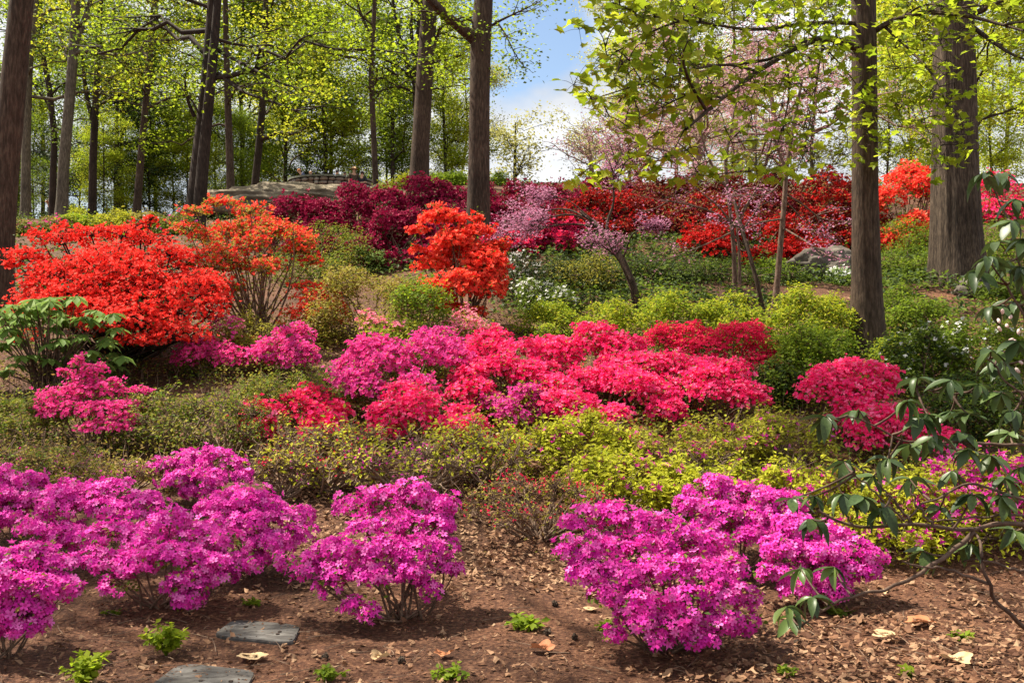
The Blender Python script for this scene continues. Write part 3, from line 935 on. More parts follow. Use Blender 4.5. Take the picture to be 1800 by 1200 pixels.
# the smooth-barked tree whose lobed leaves hang across the picture: every large leaf a part
T19, tips19 = tree('linden_tree', 'smooth slim trunk on the right with lobed yellow green leaves hanging across', [(1525, 622, 13, 58), (1523, 500, 13, 50), (1521, 350, 13, 46), (1520, 180, 13, 44), (1518, 0, 13, 42), (1514, -380, 13, 33)],
     'bark_brown', None, WG, limbs=[
      ([(1516, 90, 13), (1495, 66, 12.9), (1455, 57, 12.7), (1425, 66, 12.4), (1380, 96, 12), (1330, 126, 11.4), (1270, 172, 10.6), (1205, 228, 9.8)], 13),
      ([(1512, 42, 13), (1460, 36, 12.8), (1400, 44, 12.4), (1320, 56, 11.6), (1240, 40, 10.6), (1150, 30, 9.8)], 8),
      ([(1530, 60, 13), (1552, 42, 12.9), (1590, 26, 12.6), (1640, 20, 12.2), (1705, 28, 11.8), (1800, 55, 11.2)], 11),
      ([(1552, 44, 12.9), (1600, 88, 12.6), (1640, 130, 12.3), (1665, 185, 12)], 6),
      ([(1450, 57, 12.7), (1440, 110, 12.4), (1430, 180, 12.2), (1415, 260, 12)], 5),
      ([(1330, 126, 11.4), (1290, 110, 11), (1220, 120, 10.4), (1120, 150, 9.6), (1040, 175, 9)], 5),
      ([(1515, 0, 13), (1400, -60, 12.4), (1250, -60, 11.4), (1090, -10, 10)], 11),
      ([(1270, 172, 10.6), (1210, 165, 10.2), (1150, 195, 9.8), (1100, 220, 9.6)], 4),
      ([(1380, 96, 12), (1390, 160, 11.8), (1375, 230, 11.6), (1350, 300, 11.4)], 4)],
     auto=8, amin=.74, length=(2.5, 4.5), nleaf=0, seed=19, sides=30, rows=70, ridge=.035, subs=3, rise=.2, cat='tree')
LOBE = []
_la = np.linspace(-2.55, 2.55, 15)
for i, a in enumerate(_la):
    k = 1.0 if i in (1, 4, 7, 10, 13) else (.66 if i in (0, 2, 3, 5, 6, 8, 9, 11, 12, 14) else .8)
    k *= {1: .72, 13: .72, 4: .92, 10: .92, 7: 1.1}.get(i, .85)
    LOBE.append([.55 * k * math.sin(a), .42 + .55 * k * math.cos(a), .10 * abs(math.sin(a)) - .10 * max(0, math.cos(a))])
LOBE = np.array([[0, .30, .0]] + LOBE + [[0, 0, 0]])
LOBE_F = np.array([[0, i + 1, i + 2] for i in range(14)] + [[0, 15, 16], [0, 16, 1]])
def leaf_sprays():
    r = rng_of(190)
    pts = []
    # sprays under and along the limbs, in the band where the photograph shows them
    cen = []
    def add(px, py, d, n, sx=22, sy=16):
        c_ = W(px, py, d + r.normal(0, .25)); cen.append(c_)
        for _ in range(n):
            pts.append(c_ + np.array([r.normal(0, sx), r.normal(0, sx), r.normal(0, sy)]) * d / 1800 * 1.15)
    poly = [(1075, 0), (1040, 38), (1000, 52), (1045, 95), (990, 150), (1020, 172), (1045, 205), (1105, 225)]
    for px, py in poly:
        add(px + 18, py, 9.4, 9, 13, 10)
    for _ in range(165):                                   # upper left mass
        x = r.uniform(1060, 1500); y = r.uniform(-30, 175) * (1 - .15 * (x - 1060) / 440)
        add(x, y, 9.3 + (x - 1060) / 440 * 3, 5, 18, 11)
    for _ in range(62):                                    # hanging band in the middle
        x = r.uniform(1090, 1490); y = r.uniform(140, 300)
        add(x, y, 9.6 + (x - 1060) / 440 * 2.4, 4, 14, 9)
    for x, y, n in ((1010, 312, 8), (1030, 300, 7), (1060, 315, 7), (1085, 320, 7), (1120, 305, 8), (1150, 290, 8), (1180, 275, 8), (1225, 305, 9), (1250, 310, 8), (1290, 285, 6), (1330, 300, 9), (1365, 310, 10), (1400, 300, 8), (1420, 260, 8)):
        add(x, y, 9.6, n, 11, 7)
    for _ in range(80):                                    # right of the trunk
        x = r.uniform(1535, 1700); y = r.uniform(60, 300)
        add(x, y, 12.4, 4, 14, 10)
    for _ in range(34):
        x = r.uniform(1560, 1800); y = r.uniform(-20, 90)
        add(x, y, 11.9, 4, 16, 10)
    for t_ in tips19:                                      # no bare ends: every side branch carries leaves
        qx, qy = 900 + t_[0] / t_[1] * 1800, 600 - (t_[2] - 1.6) / t_[1] * 1800
        if 940 < qx < 1830 and qy < 330:
            cen.append(np.array(t_))
            for _ in range(6):
                pts.append(np.array(t_) + r.normal(0, .09, 3))
    for x, y in ((1510, 160), (1505, 215), (1512, 240), (1528, 125), (1518, 180), (1530, 255)):
        add(x, y, 12.4, 4, 9, 7)
    P = np.array(pts)
    q = nrm(np.stack([r.normal(-.05, .5, len(P)), r.normal(-.25, .45, len(P)), r.uniform(.5, 1.2, len(P))], 1))
    R = frames(q, r)
    size = .138 * r.uniform(.6, 1.25, len(P))
    # twigs that carry the sprays
    px = 900 + P[:, 0] / P[:, 1] * 1800
    o = np.array(T19.location)
    def coords(me):
        q = np.empty(len(me.vertices) * 3, np.float32); me.vertices.foreach_get('co', q); return q.reshape(-1, 3)[::5]
    limb = np.concatenate([coords(c.data) for c in T19.children if c.name.startswith(('limb', 'branches'))]) + o
    A, B, E = [], [], []
    cen_ = np.array(cen)
    own = [limb]
    for c_ in cen_[np.argsort(((cen_[:, None, :] - limb[None, ::6, :]) ** 2).sum(2).min(1))]:
        # each spray hangs on the nearest wood that is not straight behind it
        al = np.concatenate(own)
        dv = al - c_
        k = np.argsort((dv ** 2).sum(1) + r.random(len(al)) * .12)[0]
        q_ = al[k]
        m_ = (q_ + c_) / 2 + r.normal(0, .05, 3) + [0, 0, .08]
        A.append(q_); B.append(m_); E.append(c_)
        own.append(bez(q_[None], m_[None], c_[None], 7)[0])
    nb = len(A)
    for i in range(0, len(P)):
        k = np.argmin(((cen_ - P[i]) ** 2).sum(1))
        A.append(cen_[k]); E.append(P[i]); B.append((cen_[k] + P[i]) / 2 + np.array([0, 0, .02]))
    A, B, E = map(np.array, (A, B, E))
    MB().add(*tubes(bez(A[nb:], B[nb:], E[nb:], 4), np.tile(np.linspace(.0025, .0015, 4), (len(A) - nb, 1)), 3)).build('twigs', M['bark_dark'], T19, smooth=True, kind='stuff')
    A, B, E = A[:nb], B[:nb], E[:nb]
    MB().add(*tubes(bez(A, B, E, 6), np.tile(np.linspace(.0065, .003, 6), (len(A), 1)), 4)).build('twigs', M['bark_dark'], T19, smooth=True, kind='stuff')
    infr = (px > 930) & (px < 1800) & (600 - (P[:, 2] - 1.6) / P[:, 1] * 1800 > 0)
    sc = size / P[:, 1] + infr * 1.0
    sel = np.zeros(len(P), bool); sel[np.argsort(-sc)[:300]] = True
    me = [MB().add(LOBE * np.array([w, 1, z]), LOBE_F).mesh('leaf', M['leaf_spring_near'], True) for w, z in ((1, 1), (.9, 1.8), (1.1, .5), (.8, 2.6))]
    for i, k in enumerate(np.where(sel)[0]):
        ob = bpy.data.objects.new('leaf', me[i % 4]); C.objects.link(ob); ob.parent = T19
        ob.matrix_local = Matrix.Translation(Vector(P[k] - o)) @ Matrix(R[k].tolist()).to_4x4() @ Matrix.Scale(float(size[k]), 4)
    k = ~sel
    MB().add(*scatter(LOBE, LOBE_F, P[k], R[k], size[k])).build('crown', M['leaf_spring_near'], T19, kind='stuff')
LM('leaf_spring_near', (.27, .36, .018), (.38, .44, .026), (.18, .27, .014), (.44, .46, .034), trans=.7, rough=.4)
leaf_sprays()

# redbuds: bare crooked stems with small pink blossom along the twigs
RB = 'redbud trees on the slope'
M['bark_redbud'] = rough_mat('bark_redbud', [(.05, .028, .02), (.13, .08, .058), (.26, .18, .14)], 9, (3, 3, 1), .4)
kw = dict(bark='bark_redbud', leaf='redbud', leaf2=None, cat='redbud', group=RB, along=True, flat=1.0)
tree('redbud_tree', 'small redbud with a crooked dark stem and mauve blossom left of it', [(1122, 545, 15.2, 15), (1112, 500, 15.2, 14), (1095, 460, 15.3, 13), (1075, 425, 15.4, 10), (1050, 395, 15.6, 7), (1020, 372, 15.8, 4)], bark='bark_brown', leaf='redbud', cat='redbud', group=RB, along=True, flat=1,
     limbs=[([(1075, 425, 15.4), (1062, 400, 15.5), (1082, 355, 15.5), (1075, 310, 15.5), (1090, 270, 15.5)], 6), ([(1118, 520, 15.2), (1085, 450, 15.0), (1040, 420, 15)], 5), ([(1050, 395, 15.6), (1000, 365, 16), (950, 370, 16.2), (905, 395, 16.4)], 4), ([(1060, 402, 15.6), (1010, 392, 15.8), (960, 398, 15.8), (900, 420, 15.8)], 4),
      ([(1050, 395, 15.6), (1000, 350, 15.8), (960, 345, 16), (930, 350, 16)], 3), ([(1095, 455, 15.3), (1110, 410, 15.2), (1140, 398, 15), (1160, 402, 15)], 4), ([(1050, 400, 15.6), (1010, 375, 15.4), (970, 380, 15.2), (925, 402, 15)], 4)], subs=15, nleaf=8, ls=.042, spread=.05, tmin=.62, seed=31, sides=8)
tree('redbud_tree', 'redbud with several pale stems in the middle of the green shrubs', [(1292, 505, 17, 9), (1290, 440, 17, 8), (1286, 390, 17, 7), (1278, 330, 17, 6), (1275, 280, 17, 7), (1285, 225, 17, 5), (1300, 150, 17, 3)], seed=32, sides=8, subs=6, nleaf=2, ls=.045, spread=.05, tmin=.5, **kw,
     limbs=[([(1288, 400, 17), (1305, 370, 16.8), (1330, 340, 16.6), (1345, 290, 16.4), (1360, 230, 16)], 7), ([(1286, 392, 17), (1250, 370, 16.8), (1210, 360, 16.6), (1160, 350, 16.2)], 4), ([(1278, 330, 17), (1255, 300, 17), (1235, 250, 17), (1225, 180, 17)], 5), ([(1283, 410, 17), (1240, 430, 16.5), (1190, 450, 16.2), (1150, 460, 16)], 3), ([(1280, 345, 17), (1310, 330, 16.6), (1355, 335, 16.4)], 4),
      ([(1300, 500, 16.9), (1300, 440, 16.9), (1294, 400, 16.9), (1300, 350, 16.9)], 7), ([(1288, 395, 17), (1262, 360, 17), (1240, 345, 17), (1200, 310, 17)], 4)])
tree('redbud_tree', 'slim reddish redbud stem left of the boulder with mauve sprays to its right', [(1360, 556, 15, 12), (1366, 500, 15, 11), (1372, 430, 15, 10), (1379, 350, 15, 9), (1383, 290, 15, 7), (1395, 220, 15, 7), (1410, 140, 15, 4)], seed=33, sides=10, subs=7, nleaf=3, ls=.042, spread=.05, tmin=.5, **kw,
     limbs=[([(1375, 400, 15), (1410, 420, 14.6), (1440, 440, 14.3), (1455, 450, 14)], 4), ([(1380, 340, 15), (1420, 365, 15.2), (1450, 395, 15.4), (1480, 425, 15.6)], 4), ([(1378, 350, 15), (1415, 390, 15.6), (1450, 410, 15.8)], 3), ([(1376, 385, 15), (1340, 390, 14.8), (1300, 400, 14.6)], 4), ([(1382, 300, 15), (1370, 270, 15), (1355, 230, 15)], 6), ([(1381, 310, 15), (1350, 345, 14.8), (1310, 340, 14.6), (1280, 350, 14.4)], 3)])
tree('redbud_tree', 'leaning dark redbud stem rising beside the slim reddish one', [(1342, 553, 15.2, 9), (1332, 500, 15.2, 8), (1318, 450, 15.3, 7), (1303, 400, 15.5, 8), (1290, 350, 15.7, 5)], seed=34, sides=8, subs=6, nleaf=3, ls=.04, spread=.05, tmin=.5, bark='bark_brown', leaf='redbud', cat='redbud', group=RB, along=True, flat=1,
     limbs=[([(1305, 405, 15.5), (1330, 370, 15.6), (1345, 340, 15.8)], 4), ([(1303, 400, 15.5), (1270, 390, 15.4), (1240, 380, 15.2)], 3)])
RBL = ['large airy redbud of pink blossom filling the middle of the right half', 'pink redbud crown low at the skyline beside the sky gap', 'tall pink redbud high against the sky behind the hanging leaves']
for k, (px, d, pts, ax) in enumerate([(1225, 27, [(1225, 370, 27, 14), (1220, 310, 27, 13), (1232, 240, 27, 10), (1225, 170, 27, 7), (1228, 80, 27, 4)], 22),
                                      (1120, 31, [(1130, 340, 31, 11), (1122, 310, 31, 10), (1110, 280, 31, 7), (1095, 255, 31, 4)], 14),
                                      (1370, 30, [(1370, 350, 30, 13), (1375, 280, 30, 11), (1360, 200, 30, 9), (1350, 120, 30, 5)], 18)]):
    tree('redbud_tree', RBL[k], pts, 'twig_pale', 'redbud_far', RB, 'redbud', auto=ax, amin=.25, length=(2.2, 4.2) if k != 1 else (2, 3), rise=.38, subs=9, nleaf=6, ls=.075, spread=.16, seed=40 + k, sides=8, along=True, flat=1)

# ------------------------------------------------------------------ far trees
tree('distant_tree', 'small rounded olive tree on the skyline in the sky gap', [(905, 322, 75, 7), (905, 290, 75, 6), (906, 250, 75, 4), (906, 215, 75, 2)], 'bark_dark', 'leaf_haze', 'trees along the skyline', auto=24, amin=.12, amax=.98, length=(1.8, 3.4), rise=.75, subs=5, nleaf=9, ls=.24, spread=.35, seed=50, flat=.9)
tree('distant_tree', 'sparse bare looking tree with a fine fan of twigs right of the sky gap', [(1042, 315, 62, 7), (1040, 285, 62, 6), (1036, 255, 62, 4), (1030, 225, 62, 2)], 'twig_pale', 'leaf_haze', 'trees along the skyline', auto=26, amin=.1, amax=.98, length=(1.6, 3.4), rise=.7, subs=7, nleaf=3, ls=.16, spread=.3, seed=51, flat=.9)

protos = []
for k, (lf, lf2, sp, nl) in enumerate([('leaf_spring', 'leaf_gold', .75, 20), ('leaf_gold', 'leaf_spring', .8, 18), ('leaf_mid', 'leaf_spring', .7, 22), ('leaf_haze', 'leaf_gold', .7, 14), ('leaf_bright', 'leaf_mid', .8, 20)]):
    pts = [W(900, 600, 60) for _ in range(1)]
    zz = float(gz(0, 60))
    rr = rng_of(60 + k)
    col = [(900 + rr.normal(0, 6), 600 - ((zz + h - 1.6) / 60 * 1800), 60, w) for h, w in ((0, 9), (5, 8), (10, 7), (15, 5), (19, 2))]
    o, _ = tree('woodland_tree', 'x', col, ['bark_dark', 'bark_brown', 'bark_dark', 'bark_grey', 'bark_dark'][k], lf, 'trees far behind the slope', auto=26, amin=.12, amax=1, length=(3.0, 5.6), rise=.62, subs=7, nleaf=int(nl * 3.4), ls=.2, spread=sp, seed=60 + k, leaf2=lf2, sides=8, rows=24)
    protos.append(o)
hem, _ = tree('hemlock_tree', 'x', [(900, 600 - ((float(gz(0, 60)) + h - 1.6) / 60 * 1800), 60, w) for h, w in ((0, 12), (4, 10), (8, 7), (12, 2))], 'bark_dark', 'leaf_hemlock', 'dark conifers behind the trunks', auto=46, amin=.08, amax=1, length=(2.2, 4.4), rise=-.06, subs=5, nleaf=25, ls=.17, spread=.38, seed=70, flat=.18, sides=8, rows=20)
spots = [  # proto, px, d, scale, label
    (2, 75, 78, 1.05, 'fresh green tree far behind the couple taking a photo'),
    (4, 215, 64, .95, 'bright green tree behind the straight thin trunk'),
    (0, 275, 82, 1.1, 'pale yellow tree far behind, between straight thin trunk and double trunk'),
    (4, 425, 66, 1.0, 'bright green tree behind the slim trunk right of the double trunk'),
    (1, 500, 74, 1.1, 'tall golden tree behind the stone overlook'),
    (0, 575, 68, .95, 'yellow green tree straight above the round stone wall'),
    (4, 690, 62, .8, 'bright green tree left of the sunlit trunk, beyond the crest'),
    (0, 785, 66, .72, 'yellow green tree between the sunlit trunk and the middle trunk'),
    (3, 815, 84, .8, 'sparse olive tree low behind the middle trunk'),
    (3, 1110, 70, .8, 'hazy olive tree behind the pink redbud, right of the sky gap'),
    (1, 1190, 64, .85, 'golden tree behind the tall pink redbud'),
    (3, 1290, 76, 1.0, 'pale olive tree far behind the middle of the redbuds'),
    (3, 1430, 70, .9, 'thin hazy tree behind the smooth slim trunk'),
    (1, 1600, 62, .75, 'golden tree between the smooth trunk and the furrowed trunk'),
    (1, 1688, 44, .95, 'tall gold green tree whose crown shows on both sides of the furrowed trunk'),
    (0, 1885, 38, .85, 'yellow green crown reaching in from the right edge above the rhododendron'),
    (1, 1770, 75, 1.0, 'golden tree far off between the furrowed trunk and the right edge'),
]
used = set()
r = rng_of(99)
for k, px, d, sc, lab in spots:
    g = G(px, d) + np.array([0, 0, -.05])
    if k not in used:
        used.add(k); o = protos[k]
        o.location = g; o.rotation_euler = (0, 0, r.uniform(0, 6)); o.scale = (sc,) * 3; o['label'] = lab
    else:
        copy_tree(protos[k], g, r.uniform(0, 6), sc, lab)
for px, d, sc, k, lab in ((15, 58, .36, 4, 'low bright understory tree at the left edge behind the leaning dark trunk'), (182, 56, .34, 0, 'low yellow green understory tree just right of the forked dark trunk'), (222, 70, .5, 4, 'far understory tree seen just left of the straight thin trunk'), (330, 60, .38, 0, 'low yellow green understory tree touching the left side of the double trunk'), (425, 58, .36, 4, 'low bright understory tree at the left end of the stone wall'), (455, 84, .7, 0, 'far yellow green tree low behind the bent limb tree'), (540, 82, .55, 4, 'far bright tree low behind the middle of the stone wall'), (680, 84, .7, 0, 'far yellow green tree low between thin upright trunk and lit trunk'), (1240, 58, .4, 3, 'low hazy tree at the crest behind the pale redbud stems'), (1640, 52, .42, 1, 'low golden tree at the crest left of the furrowed trunk'), (1745, 54, .45, 0, 'low yellow green tree at the crest right of the furrowed trunk'), (60, 74, .5, 0, 'low dark understory tree behind the slender grey trunk'), (140, 66, .42, 4, 'low understory tree between the pale forked trunk and the forked dark one'), (262, 62, .45, 4, 'low green understory tree right of the straight thin trunk'), (305, 76, .55, 4, 'low bright understory tree left of the double trunk, far off'), (382, 70, .5, 0, 'low bright understory tree right of the double trunk, above the rock dome edge'), (480, 78, .5, 0, 'low understory tree behind the left half of the stone wall'), (630, 78, .5, 4, 'low green understory tree behind the woman with the hat'), (705, 66, .42, 4, 'low bright understory tree left of the lit trunk at the crest'), (790, 70, .42, 0, 'low yellow understory tree right of the lit trunk at the crest'), (1560, 60, .5, 1, 'low golden understory tree right of the smooth trunk at the crest'), (1330, 66, .5, 3, 'low hazy understory tree behind the redbuds at the crest')):
    copy_tree(protos[k], G(px, d) + np.array([0, 0, -1.2]), px * .7, sc, lab, 'low understory trees beyond the crest')
hs = [(205, 60, .95, 'dark hemlock behind the pale forked trunk, widest of the conifers'), (582, 72, .85, 'layered dark hemlock rising behind the people at the wall'), (30, 64, .8, 'dark hemlock low at the left edge behind the slender grey trunk')]
for i, (px, d, sc, lab) in enumerate(hs):
    g = G(px, d) + np.array([0, 0, -.05])
    if i == 0:
        hem.location = g; hem.scale = (sc,) * 3; hem['label'] = lab
    else:
        copy_tree(hem, g, i * 1.9, sc, lab)
# ------------------------------------------------------------------ foreground magenta azaleas (each truss of blooms is a part)
FG = 'magenta azaleas in the foreground'
def near(label, base, pads, nf, seed, fs=.0235, petal='magenta', group=FG, **kw):
    d = depth_at(*base)
    pads = [(a, b + 3, c_ * .76, e * .74, f) for a, b, c_, e, f in pads]
    nf = int(nf * .62)
    return bush('azalea_bush', label, 'azalea', (base[0], d), pads, petal, 'leaf_mid', nf=nf, fs=fs, nl=int(nf * .9), ls=.034, group=group, single=True, seed=seed, leaf2='leaf_brown', up=.4, twig=.8, fat=1.2, sprig=4.5, out=1.1, **kw)
near('magenta azalea cut off by the bottom left edge, front left corner', (10, 1150), [(-20, 990, 55, 22, .1), (50, 975, 55, 20, .15), (95, 985, 42, 17, .1), (15, 1020, 60, 24, -.1), (75, 1030, 60, 22, -.1), (120, 1030, 30, 11, -.05), (-10, 1065, 50, 22, -.15), (50, 1072, 42, 19, -.2), (-30, 1035, 50, 25, 0), (30, 1000, 50, 25, .3), (0, 1092, 40, 15, -.2), (52, 1095, 32, 12, -.22)], 1600, 1)
near('magenta azalea in front of the grey plates, with a wide flat crown on dark stems', (290, 1068), [(195, 935, 55, 19, .15), (250, 945, 50, 19, .1), (300, 912, 46, 20, .12), (345, 940, 52, 17, .1), (400, 945, 45, 16, .05), (170, 985, 42, 15, -.05), (230, 985, 55, 17, -.1), (300, 975, 60, 20, -.15), (370, 985, 50, 17, -.1), (425, 992, 32, 12, 0), (215, 1025, 42, 13, -.15), (330, 1022, 50, 16, -.2), (330, 1050, 32, 12, -.25), (380, 1010, 36, 12, -.12), (280, 940, 60, 22, .35), (360, 960, 50, 20, .35)], 1700, 2)
near('magenta azalea spreading behind the wide flat one, its left part lower', (195, 1000), [(120, 865, 55, 16, .2), (190, 858, 52, 16, .22), (250, 875, 42, 14, .2), (75, 925, 48, 17, -.1), (130, 935, 55, 18, -.1), (110, 885, 55, 18, .1), (190, 890, 55, 18, .05), (255, 890, 40, 14, .1), (220, 905, 40, 14, .0), (95, 955, 40, 14, -.15)], 1300, 3)
near('shaded magenta azalea at the left edge behind the spreading one', (25, 945), [(0, 835, 45, 18, .1), (45, 845, 40, 17, .1), (10, 865, 52, 18, -.05), (55, 875, 36, 16, -.05), (-20, 880, 45, 22, 0), (30, 900, 45, 17, -.15), (0, 915, 30, 12, -.2)], 1000, 4)
near('magenta azalea half hidden between the wide flat one and the free standing one', (440, 1010), [(385, 885, 45, 19, .1), (430, 875, 46, 19, .15), (470, 885, 38, 17, .1), (400, 915, 50, 19, -.05), (455, 915, 52, 20, -.05), (515, 905, 38, 16, .05), (520, 940, 34, 18, -.05), (470, 950, 50, 19, -.15), (450, 980, 38, 14, -.2), (430, 900, 50, 22, .3)], 1400, 5)
near('small bright magenta azalea at the back of the left group', (345, 888), [(290, 820, 36, 16, .05), (330, 810, 38, 19, .1), (375, 802, 40, 18, .1), (405, 815, 26, 13, .05), (320, 838, 42, 16, -.1), (365, 838, 42, 18, -.1), (425, 835, 20, 11, -.05), (350, 858, 36, 12, -.15)], 1000, 6)
near('free standing magenta azalea with its bare stems showing, left of the open soil', (705, 1088), [(620, 885, 40, 18, .2), (680, 875, 45, 20, .22), (735, 868, 34, 20, .2), (780, 885, 34, 16, .15), (650, 925, 50, 18, .1), (720, 920, 50, 20, .1), (770, 915, 38, 16, .1), (590, 965, 45, 17, -.05), (650, 965, 52, 20, -.1), (720, 965, 52, 20, -.1), (775, 955, 34, 15, 0), (555, 985, 40, 17, -.05), (540, 1000, 36, 17, -.1), (600, 1005, 45, 18, -.15), (665, 1005, 45, 18, -.2), (725, 1000, 42, 18, -.15), (775, 995, 28, 13, -.05), (800, 998, 16, 9, .0), (575, 1030, 30, 14, -.2), (620, 1062, 22, 12, -.25), (650, 1078, 20, 9, -.3), (755, 1035, 24, 14, -.15), (500, 985, 18, 11, 0), (700, 920, 55, 26, .4)], 2000, 7)
near('large magenta azalea standing in front on the right, crown reaching the ground', (1180, 1142), [(1020, 915, 40, 20, .2), (1075, 905, 46, 21, .22), (1130, 915, 42, 20, .2), (1170, 925, 36, 18, .2), (1000, 965, 40, 16, .05), (1060, 960, 52, 20, .1), (1125, 960, 52, 22, .1), (1190, 955, 46, 20, .1), (1240, 955, 44, 20, .15), (1040, 1000, 44, 18, -.05), (1100, 1005, 52, 20, -.1), (1170, 1000, 54, 22, -.1), (1235, 1000, 50, 22, -.05), (1285, 1000, 40, 20, 0), (1065, 1040, 42, 15, -.15), (1130, 1050, 52, 20, -.2), (1200, 1045, 52, 22, -.2), (1265, 1045, 46, 22, -.15), (1310, 1050, 30, 16, -.05), (1120, 1085, 44, 16, -.25), (1190, 1090, 48, 18, -.28), (1260, 1090, 46, 18, -.2), (1160, 1118, 32, 11, -.32), (1225, 1118, 40, 12, -.3), (1080, 1112, 22, 9, -.25), (1300, 1095, 26, 14, -.1), (1150, 950, 60, 28, .4), (1240, 980, 60, 28, .4)], 2500, 8)
near('bright magenta azalea behind the large front one, with a peaked crown', (1300, 1010), [(1225, 860, 26, 12, .15), (1255, 852, 34, 15, .18), (1295, 865, 40, 16, .15), (1340, 875, 44, 18, .15), (1385, 880, 36, 17, .15), (1215, 890, 38, 15, 0), (1270, 895, 48, 18, 0), (1330, 905, 48, 19, 0), (1385, 910, 40, 18, 0), (1245, 925, 46, 18, -.1), (1310, 935, 48, 19, -.1), (1370, 940, 44, 19, -.1), (1300, 900, 50, 24, .35)], 1700, 9)
near('violet tinted magenta azalea to the right, partly behind rhododendron leaves', (1420, 1062), [(1400, 920, 42, 17, .15), (1445, 935, 42, 17, .15), (1380, 960, 46, 20, 0), (1440, 965, 50, 20, 0), (1495, 960, 42, 16, .05), (1530, 975, 28, 14, .0), (1370, 1005, 40, 18, -.1), (1430, 1005, 48, 18, -.1), (1485, 1000, 42, 17, -.1), (1525, 1000, 26, 12, -.05), (1460, 1035, 40, 14, -.2), (1400, 1030, 34, 13, -.2), (1430, 960, 55, 26, .35)], 1700, 10)

# ------------------------------------------------------------------ pink and coral azaleas in the middle
def mid(label, box, row, n, petal, seed, nf=1000, fs=.031, nl=900, ls=.036, leaf='leaf_mid', leaf2='leaf_olive', group=None, cat='azalea', name='azalea_bush', d=None, bx=None, **kw):
    x0, x1, y0, y1 = box
    w_ = (x1 - x0) * .07
    x0, x1, y1 = x0 - w_, x1 + w_, y1 + (y1 - y0) * .08
    bx = bx or (x0 + x1) / 2
    d = d or depth_at(bx, row)
    kw.setdefault('fill', .7)
    nl = int(nl * 1.4)
    nf = int(nf * 1.4) if nf > 600 else nf
    return bush(name, label, cat, (bx, d), auto_pads(x0, x1, y0, y1, n, seed), petal, leaf, nf=nf, fs=fs, nl=nl, ls=ls, group=group, seed=seed, leaf2=leaf2, **kw)
PG = 'pink azaleas in the middle of the slope'
d = depth_at(165, 790)
bush('azalea_bush', 'hot pink azalea alone on the left with ragged spires above its crown', 'azalea', (165, d), [(100, 700, 34, 16, .0), (140, 690, 36, 18, .1), (185, 688, 34, 18, .1), (85, 725, 30, 14, -.1), (130, 722, 42, 18, -.1), (185, 722, 40, 18, -.1), (225, 715, 26, 12, .05), (215, 738, 30, 13, -.1), (150, 668, 26, 14, .15), (165, 650, 22, 10, .15), (135, 640, 13, 7, .15), (112, 655, 12, 8, .15), (200, 672, 14, 9, .1), (245, 686, 14, 8, .05), (263, 688, 8, 6, .05), (140, 632, 8, 5, .1), (185, 750, 42, 12, -.2)], 'hotpink', 'leaf_mid', nf=2800, fs=.026, nl=1600, fill=.5, ls=.035, group=PG, seed=21, leaf2='leaf_brown', bare=3)
mid('small pink azalea below the big red one', (302, 420, 592, 655), 668, 7, 'hotpink', 22, nf=1100, group=PG)
mid('pink azalea with a rounded tuft beside the bare mulch bank', (452, 560, 565, 650), 662, 8, 'hotpink', 23, nf=1300, mix='orchid', group=PG)
mid('wide orchid purple azalea left of the coral bank', (590, 835, 568, 700), 712, 16, 'orchid', 24, nf=3600, nl=1200, group=PG, mix='hotpink')
mid('pale pink azalea with loose spires behind the orchid purple one', (625, 710, 535, 590), 640, 6, 'palepink', 25, nf=260, nl=700, leaf='leaf_yellow', group=PG)
mid('pale pink azalea with open blossoms next to the orange one', (765, 872, 543, 612), 628, 7, 'palepink', 26, nf=480, nl=800, leaf='leaf_yellow', group=PG)
mid('few faded pink azalea sprigs in front of the big red one', (360, 420, 540, 600), 640, 4, 'palepink', 27, nf=160, nl=400, leaf='leaf_olive', group=PG, mix='orchid')
CG = 'coral azaleas in the middle of the slope'
mid('low coral red azalea on its own, left of the twiggy shrubs', (432, 600, 668, 765), 775, 9, 'crimson', 28, nf=1300, mix='coral', group=CG, fs=.033)
mid('coral azalea at the left front of the coral bank', (668, 832, 652, 765), 778, 11, 'coral', 29, nf=2200, nl=1000, group=CG)
mid('broad coral azalea at the top left of the coral bank', (800, 1000, 566, 660), 690, 13, 'coral', 30, nf=3000, group=CG)
mid('coral azalea between the broad top left one and the orchid pink one', (800, 965, 612, 705), 730, 11, 'coral', 70, nf=2300, group=CG)
mid('coral azalea with the highest crown of the coral bank', (980, 1130, 556, 660), 690, 12, 'coral', 31, nf=2600, group=CG)
mid('coral azalea in the centre of the bank, brightest red low down', (940, 1180, 632, 742), 750, 16, 'coral', 32, nf=3600, group=CG)
mid('coral azalea at the right front of the coral bank', (1150, 1350, 625, 722), 740, 13, 'coral', 33, nf=2800, group=CG)
mid('coral azalea tucked behind the right front one', (1090, 1230, 600, 690), 715, 9, 'coral', 34, nf=1900, group=CG)
mid('shaded crimson azalea at the back right of the coral bank', (1225, 1352, 552, 650), 672, 9, 'crimson', 35, nf=1500, group=CG)
mid('small crimson azalea behind the coral bank, left of the shaded crimson one', (1138, 1240, 548, 625), 655, 7, 'crimson', 36, nf=1000, group=CG)
mid('orchid pink azalea low inside the coral bank', (850, 965, 668, 752), 765, 8, 'orchid', 37, nf=900, nl=1100, leaf='leaf_yellow', group=CG)
mid('coral azalea in front of the foot of the smooth trunk', (1408, 1592, 622, 745), 762, 13, 'coral', 38, nf=2600, group=CG)
mid('coral azalea seen through the rhododendron leaves on the right', (1490, 1695, 695, 792), 805, 11, 'coral', 39, nf=2000, group=CG)

